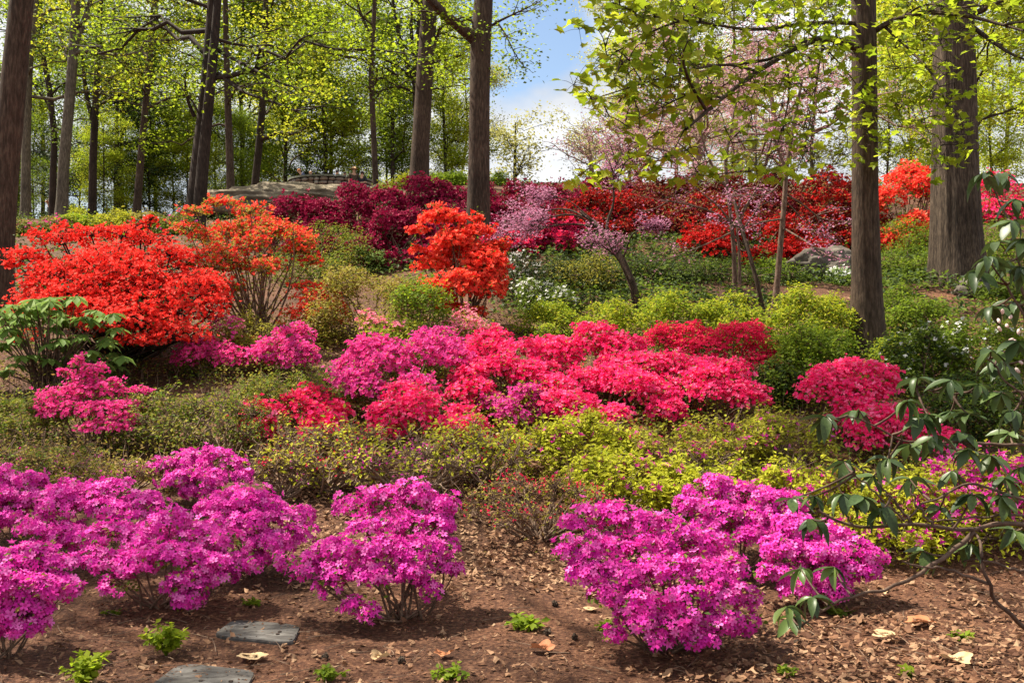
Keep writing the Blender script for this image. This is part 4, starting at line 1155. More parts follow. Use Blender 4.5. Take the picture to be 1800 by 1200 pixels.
# ------------------------------------------------------------------ red and orange azaleas
RG = 'red and orange azaleas'
d = depth_at(215, 632)
bush('azalea_bush', 'huge scarlet azalea on the left with a domed crown, brightest of the reds', 'azalea', (215, d),
     auto_pads(40, 320, 404, 590, 26, 41, 42) + auto_pads(225, 412, 440, 625, 15, 42, 36) + auto_pads(40, 300, 450, 600, 14, 142, 46) + [(45, 450, 34, 12, 0), (70, 415, 22, 9, .1), (105, 405, 16, 9, .1), (25, 465, 18, 9, 0), (160, 412, 40, 13, .15), (215, 412, 44, 13, .2), (260, 425, 40, 14, .2), (300, 445, 36, 13, .15), (110, 425, 42, 14, .1), (380, 540, 30, 18, -.1), (330, 590, 40, 20, -.3), (255, 600, 44, 14, -.35), (265, 385, 10, 7, .2), (250, 398, 9, 6, .2), (235, 400, 9, 5, .2)],
     'scarlet', 'leaf_dark', nf=20000, fs=.036, sprig=6, nl=3500, ls=.05, group=RG, seed=43, fill=.5, twig=1.3, stem='bark_dark', inside=.5)
d = depth_at(455, 588)
bush('azalea_bush', 'tall open orange azalea with dark bare stems, right of the huge scarlet one', 'azalea', (455, d),
     auto_pads(310, 565, 372, 490, 26, 44, 20) + [(345, 372, 26, 10, .1), (400, 358, 26, 9, .1), (440, 372, 30, 10, .1), (330, 400, 26, 10, .1), (480, 400, 30, 10, .1), (520, 440, 28, 9, .1), (545, 460, 18, 7, .1), (375, 360, 12, 8, .1), (420, 470, 30, 12, -.1), (470, 470, 30, 12, -.1), (410, 505, 22, 10, -.15)],
     'orange', 'leaf_olive', nf=1600, fs=.034, sprig=8, nl=4200, fill=.3, ls=.05, group=RG, seed=45, twig=1.0, stem='twig', mix='scarlet', bare=6)
mid('low red orange azalea under the tall open orange one', (480, 605, 485, 578), 592, 8, 'scarlet', 46, nf=700, nl=900, mix='orange', group=RG)
mid('bit of orange azalea at the foot of the huge scarlet one', (405, 460, 575, 612), 620, 4, 'orange', 47, nf=240, nl=200, group=RG)
d = depth_at(812, 584)
bush('azalea_bush', 'upright bright orange azalea in the middle, in front of the thick trunk', 'azalea', (812, d),
     auto_pads(735, 885, 395, 545, 20, 48, 30) + [(765, 385, 26, 12, .1), (800, 385, 24, 10, .1), (735, 405, 18, 8, .1), (838, 405, 24, 10, .1), (870, 435, 18, 10, .05), (885, 430, 9, 6, .0), (875, 480, 16, 8, -.05), (790, 540, 26, 10, -.15), (830, 550, 24, 10, -.15), (840, 385, 8, 5, .1), (775, 372, 16, 7, .1), (733, 440, 12, 8, .1)],
     'orange', 'leaf_mid', nf=7600, fs=.04, sprig=5, nl=1400, ls=.045, group=RG, seed=49, mix='scarlet', twig=1.2)
mid('few scarlet sprigs low between the pale green whorled leaves', (25, 75, 572, 606), 640, 3, 'scarlet', 50, nf=90, nl=60, group=RG)

BG = 'dark red azaleas along the crest'
def far(label, box, d, n, petal, seed, nf, fs=.05, nl=500, leaf='leaf_dark', leaf2=None, **kw):
    x0, x1, y0, y1 = box
    kw.setdefault('fat', 1.2)
    kw.setdefault('fill', .3)
    kw.setdefault('sprig', 4)
    return mid(label, (x0 - 24, x1 + 24, y0 - 13, y1 + 28), 0, int(n * 2.4), petal, seed, nf=int(nf * 1.3), fs=fs * 1.08, nl=nl, ls=.07, leaf=leaf, leaf2=leaf2, group=kw.pop('group', BG), d=d, tmpl='star', **kw)
far('wine red azalea at the left end of the dark band, below the rock dome', (478, 600, 348, 425), 21.0, 12, 'wine', 51, 2200)
far('tallest wine red azalea in the dark band, left of the lit trunk', (560, 715, 332, 440), 20.5, 18, 'wine', 52, 4200)
far('wine red azalea around the foot of the lit trunk', (680, 830, 322, 425), 24.0, 18, 'wine', 53, 4200)
far('wine red azalea low behind the upright orange one', (640, 765, 375, 448), 19.2, 12, 'wine', 54, 2200)
far('wine red azalea right against the thick middle trunk', (775, 862, 322, 400), 23.5, 10, 'wine', 55, 1900)
far('maroon azalea at the crest under the sky gap', (855, 985, 322, 425), 25.0, 15, 'maroon', 56, 3200, mix='wine')
far('dull maroon azalea at the crest just right of the sky gap', (960, 1110, 318, 420), 26.0, 15, 'maroon', 57, 3000, mix='wine')
far('crimson azalea low behind the mauve redbud blossom', (885, 1010, 395, 465), 20.0, 11, 'wine', 58, 1900, mix='crimson')
far('red azalea behind the crooked redbud stem', (1010, 1140, 345, 432), 22.0, 13, 'firered', 59, 2200, mix='rust', nl=800)
far('rusty red azalea at the crest behind the pale redbud stems', (1095, 1260, 312, 410), 26.0, 17, 'rust', 60, 3200, nl=900, leaf='leaf_brown')
far('brownish red azalea at the crest right of the pale redbud stems', (1240, 1400, 312, 405), 26.5, 16, 'rust', 61, 2800, mix='maroon', nl=900, leaf='leaf_brown')
far('pure red azalea lower down, behind the slim redbud stems', (1245, 1420, 372, 468), 20.5, 16, 'firered', 62, 2800, nl=500)
far('rust orange azalea left of the smooth trunk', (1385, 1510, 308, 440), 24.0, 16, 'rust', 63, 2800, mix='firered', nl=900, leaf='leaf_brown')
far('orange red azalea between the smooth trunk and the furrowed trunk', (1542, 1650, 285, 425), 22.0, 17, 'scarlet', 64, 2600, mix='orange', nl=1200, leaf='leaf_mid')
far('dark rust azalea in the middle of the red band, behind the bare redbud twigs', (1090, 1230, 355, 430), 23.0, 14, 'rust', 67, 2200, mix='maroon', nl=900, leaf='leaf_brown')
far('dusky red azalea between the rusty crest ones and the pure red one', (1190, 1330, 345, 415), 23.5, 14, 'rust', 68, 2200, mix='firered', nl=900, leaf='leaf_brown')
far('deep maroon azalea under the dull maroon one, right of the mauve blossom', (960, 1080, 365, 440), 22.5, 12, 'maroon', 69, 1900, mix='wine')
far('maroon azalea between the thick middle trunk and the mauve redbud, below the crest', (862, 960, 355, 430), 22.5, 10, 'maroon', 115, 1500, mix='wine')
far('dark wine azalea seen low between the upright orange one and the thick trunk', (790, 880, 350, 430), 21.8, 10, 'wine', 116, 1500)
far('dark rust azalea left of the boulder, under the mauve sprays', (1300, 1420, 350, 420), 22.8, 12, 'rust', 117, 1800, mix='maroon', nl=800, leaf='leaf_brown')
far('dark red azalea close to the left side of the smooth trunk', (1430, 1520, 340, 425), 22.2, 11, 'rust', 118, 1600, mix='firered', nl=700, leaf='leaf_brown')
far('pinkish red azalea on the skyline right of the furrowed trunk', (1722, 1805, 312, 375), 26.0, 10, 'crimson', 65, 900, nl=1100, leaf='leaf_mid', mix='coral')
far('rusty azalea seen low between redbud stem and boulder', (1390, 1500, 385, 450), 22.0, 10, 'rust', 66, 1300, nl=600, leaf='leaf_brown', mix='firered')

# ------------------------------------------------------------------ green shrubs
SG = 'green shrubs on the slope'
def green(label, box, row, n, leaf, seed, nl=1800, ls=.05, leaf2=None, petal=None, nf=0, d=None, name='leafy_shrub', cat='shrub', group=SG, **kw):
    if group in ('low shrubs in the middle left', 'twiggy azaleas still in bud', 'yellow green azaleas in front of the coral bank'):
        x0, x1, y0, y1 = box
        rr = rng_of(seed + 5)
        w_ = (x1 - x0) * rr.uniform(.05, .2)
        box = (x0 - w_, x1 + w_, y0 + rr.uniform(.12, .42) * (y1 - y0), y1 + 6)
        kw.setdefault('sprig', 9); kw.setdefault('fill', .3); kw.setdefault('arch', 5); kw.setdefault('bare', 4); kw.setdefault('out', 1.6); kw.setdefault('stem', 'twig_pale')
        n = int(n * 1.4); nl = int(nl * .85)
    return mid(label, box, row, n, petal, seed, nf=nf, nl=nl, ls=ls, leaf=leaf, leaf2=leaf2, d=d, name=name, cat=cat, group=group, **kw)
green('brownish green shrub left of the upright orange azalea', (555, 740, 452, 585), 600, 16, 'leaf_olive', 71, 3800, leaf2='leaf_brown')
green('bright green shrub under the left side of the upright orange azalea', (668, 790, 480, 615), 628, 12, 'leaf_bright', 72, 2600, leaf2='leaf_mid')
green('olive shrub at the right edge of the tall open orange azalea', (490, 640, 385, 480), 0, 13, 'leaf_mid', 73, 2400, d=18.5, leaf2='leaf_olive')
green('small grey green shrub in front of the wine red azaleas', (620, 675, 425, 460), 0, 5, 'leaf_pale', 74, 700, d=18.6)
WHG = 'white azaleas on the slope'
green('white flowering azalea right of the upright orange one', (872, 960, 432, 520), 530, 9, 'leaf_dark', 75, 1300, petal='white', nf=190, fs=.04, name='azalea_bush', cat='azalea', group=WHG)
green('white flowering azalea further right with flowers in a loose drift', (900, 1005, 478, 545), 552, 8, 'leaf_mid', 76, 1200, petal='white', nf=160, fs=.036, name='azalea_bush', cat='azalea', group=WHG)
green('pale olive shrub below the mauve redbud blossom', (965, 1080, 425, 530), 0, 11, 'leaf_olive', 77, 2200, d=17.0, leaf2='leaf_dark')
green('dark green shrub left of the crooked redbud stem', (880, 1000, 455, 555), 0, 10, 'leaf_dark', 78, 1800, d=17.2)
green('bright green shrub in front of the white azaleas', (905, 1010, 525, 590), 600, 8, 'leaf_bright', 79, 1500, leaf2='leaf_yellow')
green('yellow green shrub at the foot of the crooked redbud stem', (1005, 1120, 522, 590), 600, 9, 'leaf_yellow', 80, 1700, leaf2='leaf_bright')
green('bright green shrub right of the crooked redbud stem', (1125, 1250, 505, 580), 596, 10, 'leaf_bright', 81, 2000, leaf2='leaf_yellow')
green('yellow green shrub under the pale redbud stems', (1235, 1350, 505, 590), 600, 10, 'leaf_yellow', 82, 2000, leaf2='leaf_bright')
green('large bright green shrub left of the smooth trunk', (1360, 1500, 490, 600), 625, 15, 'leaf_yellow', 83, 3400, leaf2='leaf_bright')
green('green shrub against the left side of the smooth trunk base', (1340, 1510, 560, 672), 690, 15, 'leaf_bright', 84, 3200, leaf2='leaf_mid')
green('dark shrub behind the crimson azalea right of the coral bank', (1330, 1440, 600, 690), 705, 9, 'leaf_mid', 85, 1700, leaf2='leaf_dark')
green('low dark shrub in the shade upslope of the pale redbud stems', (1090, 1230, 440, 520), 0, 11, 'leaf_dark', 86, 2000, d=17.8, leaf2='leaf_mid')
green('green shrub upslope between pale redbud stems and boulder', (1220, 1400, 455, 520), 0, 11, 'leaf_mid', 87, 2000, d=18.0, leaf2='leaf_dark')
green('green shrub directly left of the boulder', (1325, 1400, 455, 510), 0, 7, 'leaf_bright', 88, 1200, d=18.5)
green('white flowering azalea touching the front of the boulder', (1452, 1505, 465, 515), 0, 6, 'leaf_pale', 89, 700, d=18.0, petal='white', nf=170, fs=.045, name='azalea_bush', cat='azalea', group=WHG)
green('green shrub right of the smooth trunk, upslope', (1548, 1660, 395, 500), 0, 12, 'leaf_mid', 90, 2400, d=19.0, leaf2='leaf_bright')
green('bright green shrub right of the smooth trunk at mid height', (1545, 1660, 480, 570), 590, 11, 'leaf_bright', 91, 2200, leaf2='leaf_mid')
green('shaded azalea with scattered white flowers right of the smooth trunk base', (1560, 1690, 560, 670), 690, 12, 'leaf_mid', 92, 2600, petal='white', nf=80, fs=.035, name='azalea_bush', cat='azalea', group=WHG, leaf2='leaf_dark')
green('azalea with white flowers under the furrowed trunk', (1650, 1800, 540, 650), 670, 13, 'leaf_mid', 93, 2800, petal='white', nf=110, fs=.035, name='azalea_bush', cat='azalea', group=WHG, leaf2='leaf_bright')
green('dark green shrub behind the rhododendron, below the white flowered azaleas', (1610, 1800, 640, 740), 760, 13, 'leaf_dark', 94, 2600, leaf2='leaf_mid')
green('green shrub at the right edge upslope of the furrowed trunk', (1720, 1820, 365, 480), 0, 12, 'leaf_mid', 95, 2400, d=19.5, leaf2='leaf_bright')
green('shrub with small leaves at the right edge beside the sunlit stone', (1735, 1830, 460, 560), 0, 9, 'leaf_mid', 96, 1700, d=16.5)
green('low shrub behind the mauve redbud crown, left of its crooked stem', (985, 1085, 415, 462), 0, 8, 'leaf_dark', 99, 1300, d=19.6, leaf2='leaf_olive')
green('green shrub upslope between the smooth trunk and the furrowed trunk, under the orange red azalea', (1545, 1655, 375, 440), 0, 10, 'leaf_bright', 101, 1600, d=21.0, leaf2='leaf_mid')
green('bright green shrub right of the foot of the smooth trunk', (1530, 1620, 585, 650), 660, 8, 'leaf_bright', 102, 1400, leaf2='leaf_yellow')
green('olive shrub behind the orchid purple azalea, under the pale pink one', (640, 780, 560, 640), 660, 9, 'leaf_yellow', 103, 1500, leaf2='leaf_mid')
# ridge at the left, under the trunks
LG = 'shrubs along the left crest'
for i, (box, lf, lf2, pt, nf, lab) in enumerate([((30, 120, 372, 420), 'leaf_brown', 'leaf_mid', 'orchid', 120, 'purple brown shrub on the left crest under the grey trunks'), ((110, 175, 370, 412), 'leaf_bright', 'leaf_yellow', None, 0, 'yellow green shrub at the foot of the pale forked trunk'),
     ((160, 240, 368, 408), 'leaf_yellow', 'leaf_olive', None, 0, 'sunlit yellow shrub between the pale trunk and the straight thin one'), ((225, 300, 372, 412), 'leaf_olive', 'leaf_brown', 'blush', 60, 'pinkish beige shrub right of the straight thin trunk'), ((285, 345, 375, 420), 'leaf_mid', 'leaf_olive', 'orchid', 70, 'mottled shrub at the left foot of the double trunk'), ((-10, 60, 385, 440), 'leaf_mid', 'leaf_dark', None, 0, 'dark green shrub at the foot of the leaning dark trunk')]):
    green(lab, box, 0, 8, lf, 110 + i, 1500, ls=.085, leaf2=lf2, petal=pt, nf=nf, fs=.06, d=26, tmpl='star', group=LG)
green('fresh green shrub on the crest right of the lit trunk', (750, 822, 300, 345), 0, 8, 'leaf_bright', 120, 1500, ls=.11, d=36, group=LG)
green('small fresh green shrub on the crest in the sky gap', (858, 892, 300, 330), 0, 4, 'leaf_bright', 121, 500, ls=.1, d=38, group=LG)
green('fresh green shrub on the crest between the thin upright trunk and the lit trunk', (668, 732, 305, 345), 0, 6, 'leaf_yellow', 122, 1100, ls=.1, d=37, group=LG)
# left middle
MG = 'low shrubs in the middle left'
green('dark low shrub between the hot pink azalea and the small pink one', (205, 345, 668, 772), 790, 13, 'leaf_mid', 131, 1500, ls=.038, leaf2='leaf_olive', fill=.4, group=MG, stem='twig_pale', twig=1.3)
green('dark shrub with pale bare twigs left of the low coral red azalea', (320, 470, 660, 780), 800, 14, 'leaf_mid', 132, 1600, ls=.038, leaf2='leaf_olive', fill=.4, group=MG, stem='twig_pale', twig=1.6, bare=5)
green('olive shrub below the rounded pink azalea tuft', (440, 610, 622, 700), 720, 12, 'leaf_mid', 133, 2400, ls=.04, leaf2='leaf_olive', group=MG)
green('green shrub at the left edge under the whorled leaves', (-20, 100, 660, 760), 785, 11, 'leaf_mid', 134, 2200, ls=.04, leaf2='leaf_olive', group=MG)
green('twiggy brown shrub at the left edge behind the magenta group', (-20, 150, 745, 840), 862, 12, 'leaf_brown', 135, 1700, ls=.034, leaf2='leaf_mid', group=MG, stem='twig', twig=1.3, bare=7, buds='orchid', nbud=70)
green('reddish brown budding shrub behind the magenta group', (120, 290, 755, 850), 868, 12, 'leaf_brown', 136, 1800, ls=.032, leaf2='leaf_olive', group=MG, bare=7, buds='magenta', nbud=220)
green('grass green shrub in front of the orange azalea stems', (395, 480, 540, 612), 632, 7, 'leaf_olive', 137, 1100, ls=.045, group=MG)
# twiggy azaleas not yet in flower
TG = 'twiggy azaleas still in bud'
tw = dict(stem='twig_pale', twig=1.35, bare=12, fill=.08, sprig=6, arch=9, group=TG, name='azalea_bush', cat='azalea')
green('sparse twiggy azalea in front of the low coral red one', (490, 665, 690, 835), 862, 15, 'leaf_lemon', 141, 420, ls=.042, leaf2='leaf_brown', buds='crimson', nbud=300, **tw)
green('twiggy azalea with long bare branches, behind the free standing magenta one', (620, 800, 715, 850), 880, 14, 'leaf_lemon', 142, 420, ls=.044, leaf2='leaf_brown', buds='magenta', nbud=260, **tw)
green('half leafed azalea below the left front of the coral bank', (770, 930, 690, 820), 850, 14, 'leaf_lemon', 143, 1000, ls=.044, leaf2='leaf_yellow', buds='crimson', nbud=220, **tw)
green('brown budding azalea in the open leaf litter at the centre', (832, 1060, 800, 925), 946, 18, 'leaf_brown', 144, 800, ls=.03, leaf2='leaf_olive', buds='crimson', nbud=420, **{**tw, 'stem': 'twig', 'bare': 13, 'twig': .9})
green('thin twiggy azalea behind the small bright magenta one', (430, 560, 740, 850), 872, 10, 'leaf_lemon', 145, 260, ls=.04, leaf2='leaf_brown', buds='magenta', nbud=60, **tw)
# yellow green azaleas in front of the coral bank
YG = 'yellow green azaleas in front of the coral bank'
yk = dict(twig=.8, group=YG, name='azalea_bush', cat='azalea', petal='magenta', fs=.03)
green('yellow green azalea right below the centre of the coral bank', (940, 1090, 705, 815), 840, 13, 'leaf_lemon', 151, 2800, ls=.048, leaf2='leaf_yellow', nf=70, **yk)
green('lemon green azalea with a flat bright top in the middle', (1020, 1200, 730, 880), 898, 17, 'leaf_yellow', 152, 3800, ls=.046, leaf2='leaf_lemon', nf=90, **yk)
green('olive pink azalea below the right part of the coral bank', (1150, 1330, 690, 800), 830, 15, 'leaf_olive', 153, 3000, ls=.045, leaf2='leaf_lemon', nf=140, buds='coral', nbud=200, **yk)
green('lemon green azalea left of the peaked magenta one', (1190, 1370, 775, 880), 900, 15, 'leaf_lemon', 154, 3200, ls=.045, leaf2='leaf_yellow', nf=90, **yk)
green('olive azalea left of the coral one at the smooth trunk', (1310, 1450, 690, 790), 815, 12, 'leaf_olive', 155, 2500, ls=.045, leaf2='leaf_lemon', nf=80, **yk)
green('lemon green azalea with a row of magenta flowers on top', (1350, 1510, 762, 900), 925, 15, 'leaf_lemon', 156, 3400, ls=.045, leaf2='leaf_yellow', nf=260, **yk)
green('lemon green azalea behind the rhododendron branches', (1500, 1660, 790, 950), 970, 16, 'leaf_lemon', 157, 3600, ls=.043, leaf2='leaf_yellow', nf=240, **yk)
green('yellow green azalea at the right edge with a drift of magenta flowers', (1640, 1830, 770, 930), 950, 17, 'leaf_yellow', 158, 3800, ls=.043, leaf2='leaf_lemon', nf=420, **yk)
# ------------------------------------------------------------------ whorled pale green shrub on the left
def whorl_shrub():
    r = rng_of(301)
    d = depth_at(85, 690)
    o = G(85, d)
    root = thing('rhododendron_bush', 'pale green rhododendron with drooping whorled leaves in front of the scarlet azalea', 'rhododendron', o)
    tips = []
    for _ in range(75):
        a = r.uniform(-1, 1); t = r.random()
        px = 90 + a * 118; py = 515 + 60 * a * a * .6 + t * 125
        tips.append(W(px, min(py, 652), d + r.uniform(-.7, .35) * (1 - abs(a) * .5)))
    tips += [W(x, y, d - .6) for x, y in ((135, 520), (170, 545), (200, 550), (190, 600), (215, 625), (160, 615), (60, 525), (20, 535), (100, 545), (205, 575))]
    T = np.array(tips)
    T[:, 2] = np.maximum(T[:, 2], gz(T[:, 0], T[:, 1]) + .12)
    n = len(T)
    A = np.tile(o, (n, 1)) + r.normal(0, .08, (n, 3)) * [1, 1, 0]
    B = (A + T) / 2 + [0, 0, .05]
    MB().add(*tubes(bez(A, B, T, 7), np.tile(np.linspace(.010, .004, 7), (n, 1)), 5)).build('stems', M['rhodo_wood'], root, True)
    k = 8
    Q = np.repeat(T, k, 0); a = np.tile(np.arange(k) * 2 * PI / k, n) + np.repeat(r.uniform(0, 6, n), k)
    droop = r.uniform(-.75, -.1, n * k)
    y = np.stack([np.cos(a), np.sin(a), droop], 1); y = nrm(y)
    x = nrm(np.cross(y, np.array([[0, 0, 1.0]])))
    R = np.stack([x, y, np.cross(x, y)], 2)
    LL = np.array([[0, 0, 0], [.16, .35, .02], [.2, .65, 0], [0, 1, -.12], [-.2, .65, 0], [-.16, .35, .02], [0, .35, -.03], [0, .65, -.05]])
    LF = np.array([[0, 1, 6], [0, 6, 5], [1, 2, 7], [1, 7, 6], [6, 7, 4], [6, 4, 5], [2, 3, 7], [7, 3, 4]])
    sz = r.uniform(.12, .2, n * k)
    vis = np.argsort(Q[:, 1])[:300]
    sel = np.zeros(n * k, bool); sel[vis] = True
    me = [MB().add(LL * np.array([w, 1, 1.2]), LF).mesh('leaf', M['leaf_pale'], True) for w in (.9, 1.05, 1.25)]
    for i, q in enumerate(np.where(sel)[0]):
        ob = bpy.data.objects.new('leaf', me[i % 3]); C.objects.link(ob); ob.parent = root
        ob.matrix_local = Matrix.Translation(Vector(Q[q] - o)) @ Matrix(R[q].tolist()).to_4x4() @ Matrix.Scale(float(sz[q]), 4)
    MB().add(*scatter(LL, LF, Q[~sel], R[~sel], sz[~sel])).build('foliage', M['leaf_pale'], root, kind='stuff')
whorl_shrub()

# ------------------------------------------------------------------ rhododendron reaching in from the right: branches and large leaves are parts
def rhodo():
    r = rng_of(310)
    D = 4.5
    o = G(1905, 4.7)
    root = thing('rhododendron_bush', 'dark leaved rhododendron reaching in from the right edge on crooked bare branches', 'rhododendron', o)
    br = [
        ([(1905, 1010, 4.7), (1850, 940, 4.6), (1800, 922, 4.5), (1750, 920, 4.45), (1712, 934, 4.4), (1680, 935, 4.35), (1640, 925, 4.3), (1600, 918, 4.3), (1550, 924, 4.3), (1500, 926, 4.3), (1455, 915, 4.3), (1435, 895, 4.3)], 11),
        ([(1712, 934, 4.4), (1680, 965, 4.35), (1640, 995, 4.3), (1600, 1018, 4.3), (1550, 1038, 4.3), (1500, 1046, 4.3), (1460, 1062, 4.3), (1425, 1085, 4.3), (1410, 1100, 4.3)], 9),
        ([(1910, 1190, 4.7), (1850, 1130, 4.6), (1800, 1102, 4.5), (1765, 1070, 4.4), (1742, 1052, 4.35), (1742, 1025, 4.3), (1722, 1000, 4.3), (1724, 965, 4.3), (1712, 938, 4.4)], 12),
        ([(1742, 1025, 4.3), (1700, 1010, 4.3), (1660, 1000, 4.3), (1620, 996, 4.3), (1585, 985, 4.3)], 6),
        ([(1850, 900, 4.6), (1800, 875, 4.5), (1750, 860, 4.5), (1700, 852, 4.5), (1660, 868, 4.5), (1620, 885, 4.5), (1590, 915, 4.4)], 7),
        ([(1880, 800, 4.6), (1800, 780, 4.6), (1730, 778, 4.6), (1660, 778, 4.5), (1600, 778, 4.5), (1565, 762, 4.5), (1530, 742, 4.5), (1490, 730, 4.5)], 7),
        ([(1900, 950, 4.7), (1850, 915, 4.6), (1790, 905, 4.5), (1700, 908, 4.5), (1640, 918, 4.4)], 6),
        ([(1905, 1020, 4.7), (1860, 800, 4.6), (1830, 650, 4.6), (1800, 560, 4.6), (1770, 500, 4.6)], 10),
        ([(1850, 740, 4.6), (1800, 700, 4.5), (1760, 660, 4.5), (1740, 630, 4.5)], 5),
        ([(1840, 690, 4.6), (1780, 690, 4.5), (1720, 690, 4.5), (1660, 690, 4.5), (1610, 680, 4.5)], 5),
        ([(1830, 600, 4.6), (1800, 520, 4.6), (1790, 450, 4.6), (1780, 400, 4.6), (1740, 320, 4.6)], 6),
        ([(1600, 918, 4.3), (1570, 880, 4.3), (1545, 850, 4.3)], 5),
        ([(1640, 925, 4.3), (1612, 890, 4.3), (1600, 850, 4.3)], 5),
        ([(1500, 926, 4.3), (1480, 890, 4.3), (1475, 870, 4.3)], 4),
        ([(1850, 1010, 4.5), (1790, 1000, 4.5), (1730, 985, 4.5), (1690, 985, 4.5)], 7),
        ([(1590, 915, 4.4), (1540, 870, 4.4), (1500, 830, 4.4)], 4),
    ]
    pts = []
    for pl, w in br:
        p = resample(np.array([W(*q) for q in pl]), 26)
        rr = w / 1800 * 4.4 / 2
        j = r.normal(0, .006, p.shape); j[0] = 0
        v, f = trunk_mesh(p + j, np.linspace(rr, max(rr * .4, .0035), 26), 8, 34, .12, int(w * 7), 5, 1.0)
        MB().add(v, f).build('branch', M['rhodo_wood'], root, True)
        pts.append(p)
    allp = np.concatenate(pts)
    wh = [(1452, 732), (1510, 722), (1595, 705), (1630, 728), (1672, 722), (1702, 728), (1640, 768), (1672, 668), (1612, 664), (1720, 675), (1752, 625), (1782, 722), (1485, 812), (1560, 806), (1535, 836), (1600, 842), (1672, 828), (1430, 872), (1392, 876), (1482, 868), (1516, 872), (1552, 892), (1428, 912), (1652, 892), (1710, 870), (1762, 872), (1782, 930), (1700, 955), (1624, 968), (1408, 1000), (1466, 996), (1428, 1050), (1384, 1066), (1392, 1085),
          (1780, 388), (1732, 308), (1758, 306), (1736, 452), (1718, 478), (1760, 460), (1794, 470), (1742, 540), (1782, 532), (1752, 425), (1742, 615), (1762, 640), (1620, 735), (1760, 690), (1700, 790), (1740, 800), (1790, 600), (1775, 760), (1800, 820), (1690, 760), (1765, 840), (1600, 780), (1800, 420), (1785, 350)]
    E = []
    mb = MB()
    for px, py in wh:
        dd = D + r.uniform(-.25, .2)
        e = W(px, py, dd)
        q = allp[np.argmin(((allp - e) ** 2).sum(1))]
        m = (q + e) / 2 + np.array([0, 0, -.02])
        mb.add(*tubes(bez(q[None], m[None], e[None], 6), np.linspace(.006, .0032, 6)[None], 5))
        E.append(e)
    mb.build('twigs', M['rhodo_wood'], root, True, kind='stuff')
    # leaf blade: 6 cross sections, folded along the midrib and arched
    s = np.array([0, .12, .32, .55, .78, 1.0]); wd = np.array([.03, .10, .185, .20, .14, .0])
    ar = -.34 * s ** 2 + .08 * s
    V = []
    for a, b, c_ in zip(s, wd, ar):
        V += [[-b, a, c_ + b * .30], [0, a, c_], [b, a, c_ + b * .30]]
    V = np.array(V)
    F = np.array([[3 * i + k, 3 * i + k + 1, 3 * i + k + 4, 3 * i + k + 3] for i in range(5) for k in (0, 1)])
    me = [MB().add(V * np.array([w, 1, z]), F).mesh('leaf', M['leaf_rhodo'], True) for w, z in ((1, 1), (1.15, .6), (.85, 1.6), (1.05, 2.2))]
    men = [MB().add(V * np.array([w, 1, z]), F).mesh('leaf', M['leaf_rhodo_new'], True) for w, z in ((1, 1), (.85, 1.6))]
    cnt = 0
    rest = MB()
    for i, e in enumerate(E):
        k = 7
        a0 = r.uniform(0, 6)
        for q in range(k):
            a = a0 + q * 2 * PI / k + r.normal(0, .25)
            dr = r.uniform(-1.1, .05)
            y = Vector((math.cos(a), math.sin(a), dr)).normalized()
            x = y.cross(Vector((0, 0, 1))).normalized()
            x = (x + Vector((0, 0, 1)) * r.normal(0, .35)).normalized()
            z = x.cross(y).normalized(); x = y.cross(z).normalized()
            sc = r.uniform(.078, .125)
            if cnt >= 300:
                mt = Matrix((x, y, z)).transposed()
                rest.add(V @ np.array(mt.transposed()) * sc + e, F)
                continue
            new = wh[i][1] > 980 and wh[i][0] < 1480 and r.random() < .6
            ob = bpy.data.objects.new('leaf', men[q % 2] if new else me[int(r.integers(4))]); C.objects.link(ob); ob.parent = root
            mt = Matrix((x, y, z)).transposed().to_4x4()
            ob.matrix_local = Matrix.Translation(Vector(e - o)) @ mt @ Matrix.Scale(float(sc), 4)
            cnt += 1
    if rest.n:
        rest.build('foliage', M['leaf_rhodo'], root, True, kind='stuff')
    # pale closed buds in its upper part
    bud = MB()
    vb, fb = lump((0, 0, .5), (.28, .28, .5), 3, .1, 8, 6, 0, -1)
    bm_ = MB().add(vb, fb).mesh('flower_bud', M['blush'], True)
    for px, py in ((1762, 552), (1757, 568), (1770, 575), (1772, 600), (1780, 606), (1790, 588), (1760, 582), (1798, 640), (1792, 655), (1775, 560)):
        ob = link('flower_bud', bm_, root)
        ob.location = Vector(W(px, py, D + r.uniform(-.1, .1)) - o)
        ob.rotation_euler = (r.uniform(-1, 1), r.uniform(-1, 1), 0)
        ob.scale = (.028,) * 3
rhodo()

# ------------------------------------------------------------------ people
def limb_chain(V, E, R, name, mat, root, sub=1):
    me = bpy.data.meshes.new(name)
    me.from_pydata([tuple(v) for v in V], E, [])
    me.materials.append(mat)
    ob = link(name, me, root)
    sk = ob.modifiers.new('skin', 'SKIN')
    for i, rr in enumerate(R):
        sv = me.skin_vertices[0].data[i]
        sv.radius = (rr, rr) if not isinstance(rr, tuple) else rr
    me.skin_vertices[0].data[0].use_root = True
    sk.use_smooth_shade = True
    ss = ob.modifiers.new('smooth', 'SUBSURF'); ss.levels = sub; ss.render_levels = sub
    return ob

def cloth(name, c_):
    if name not in M:
        M[name] = rough_mat(name, [tuple(x * .8 for x in c_), c_], 20, (1, 1, 1), .1)
    return M[name]
M['skin'] = rough_mat('skin', [(.48, .27, .19), (.58, .34, .25)], 12, (1, 1, 1), .0, rough=.5)

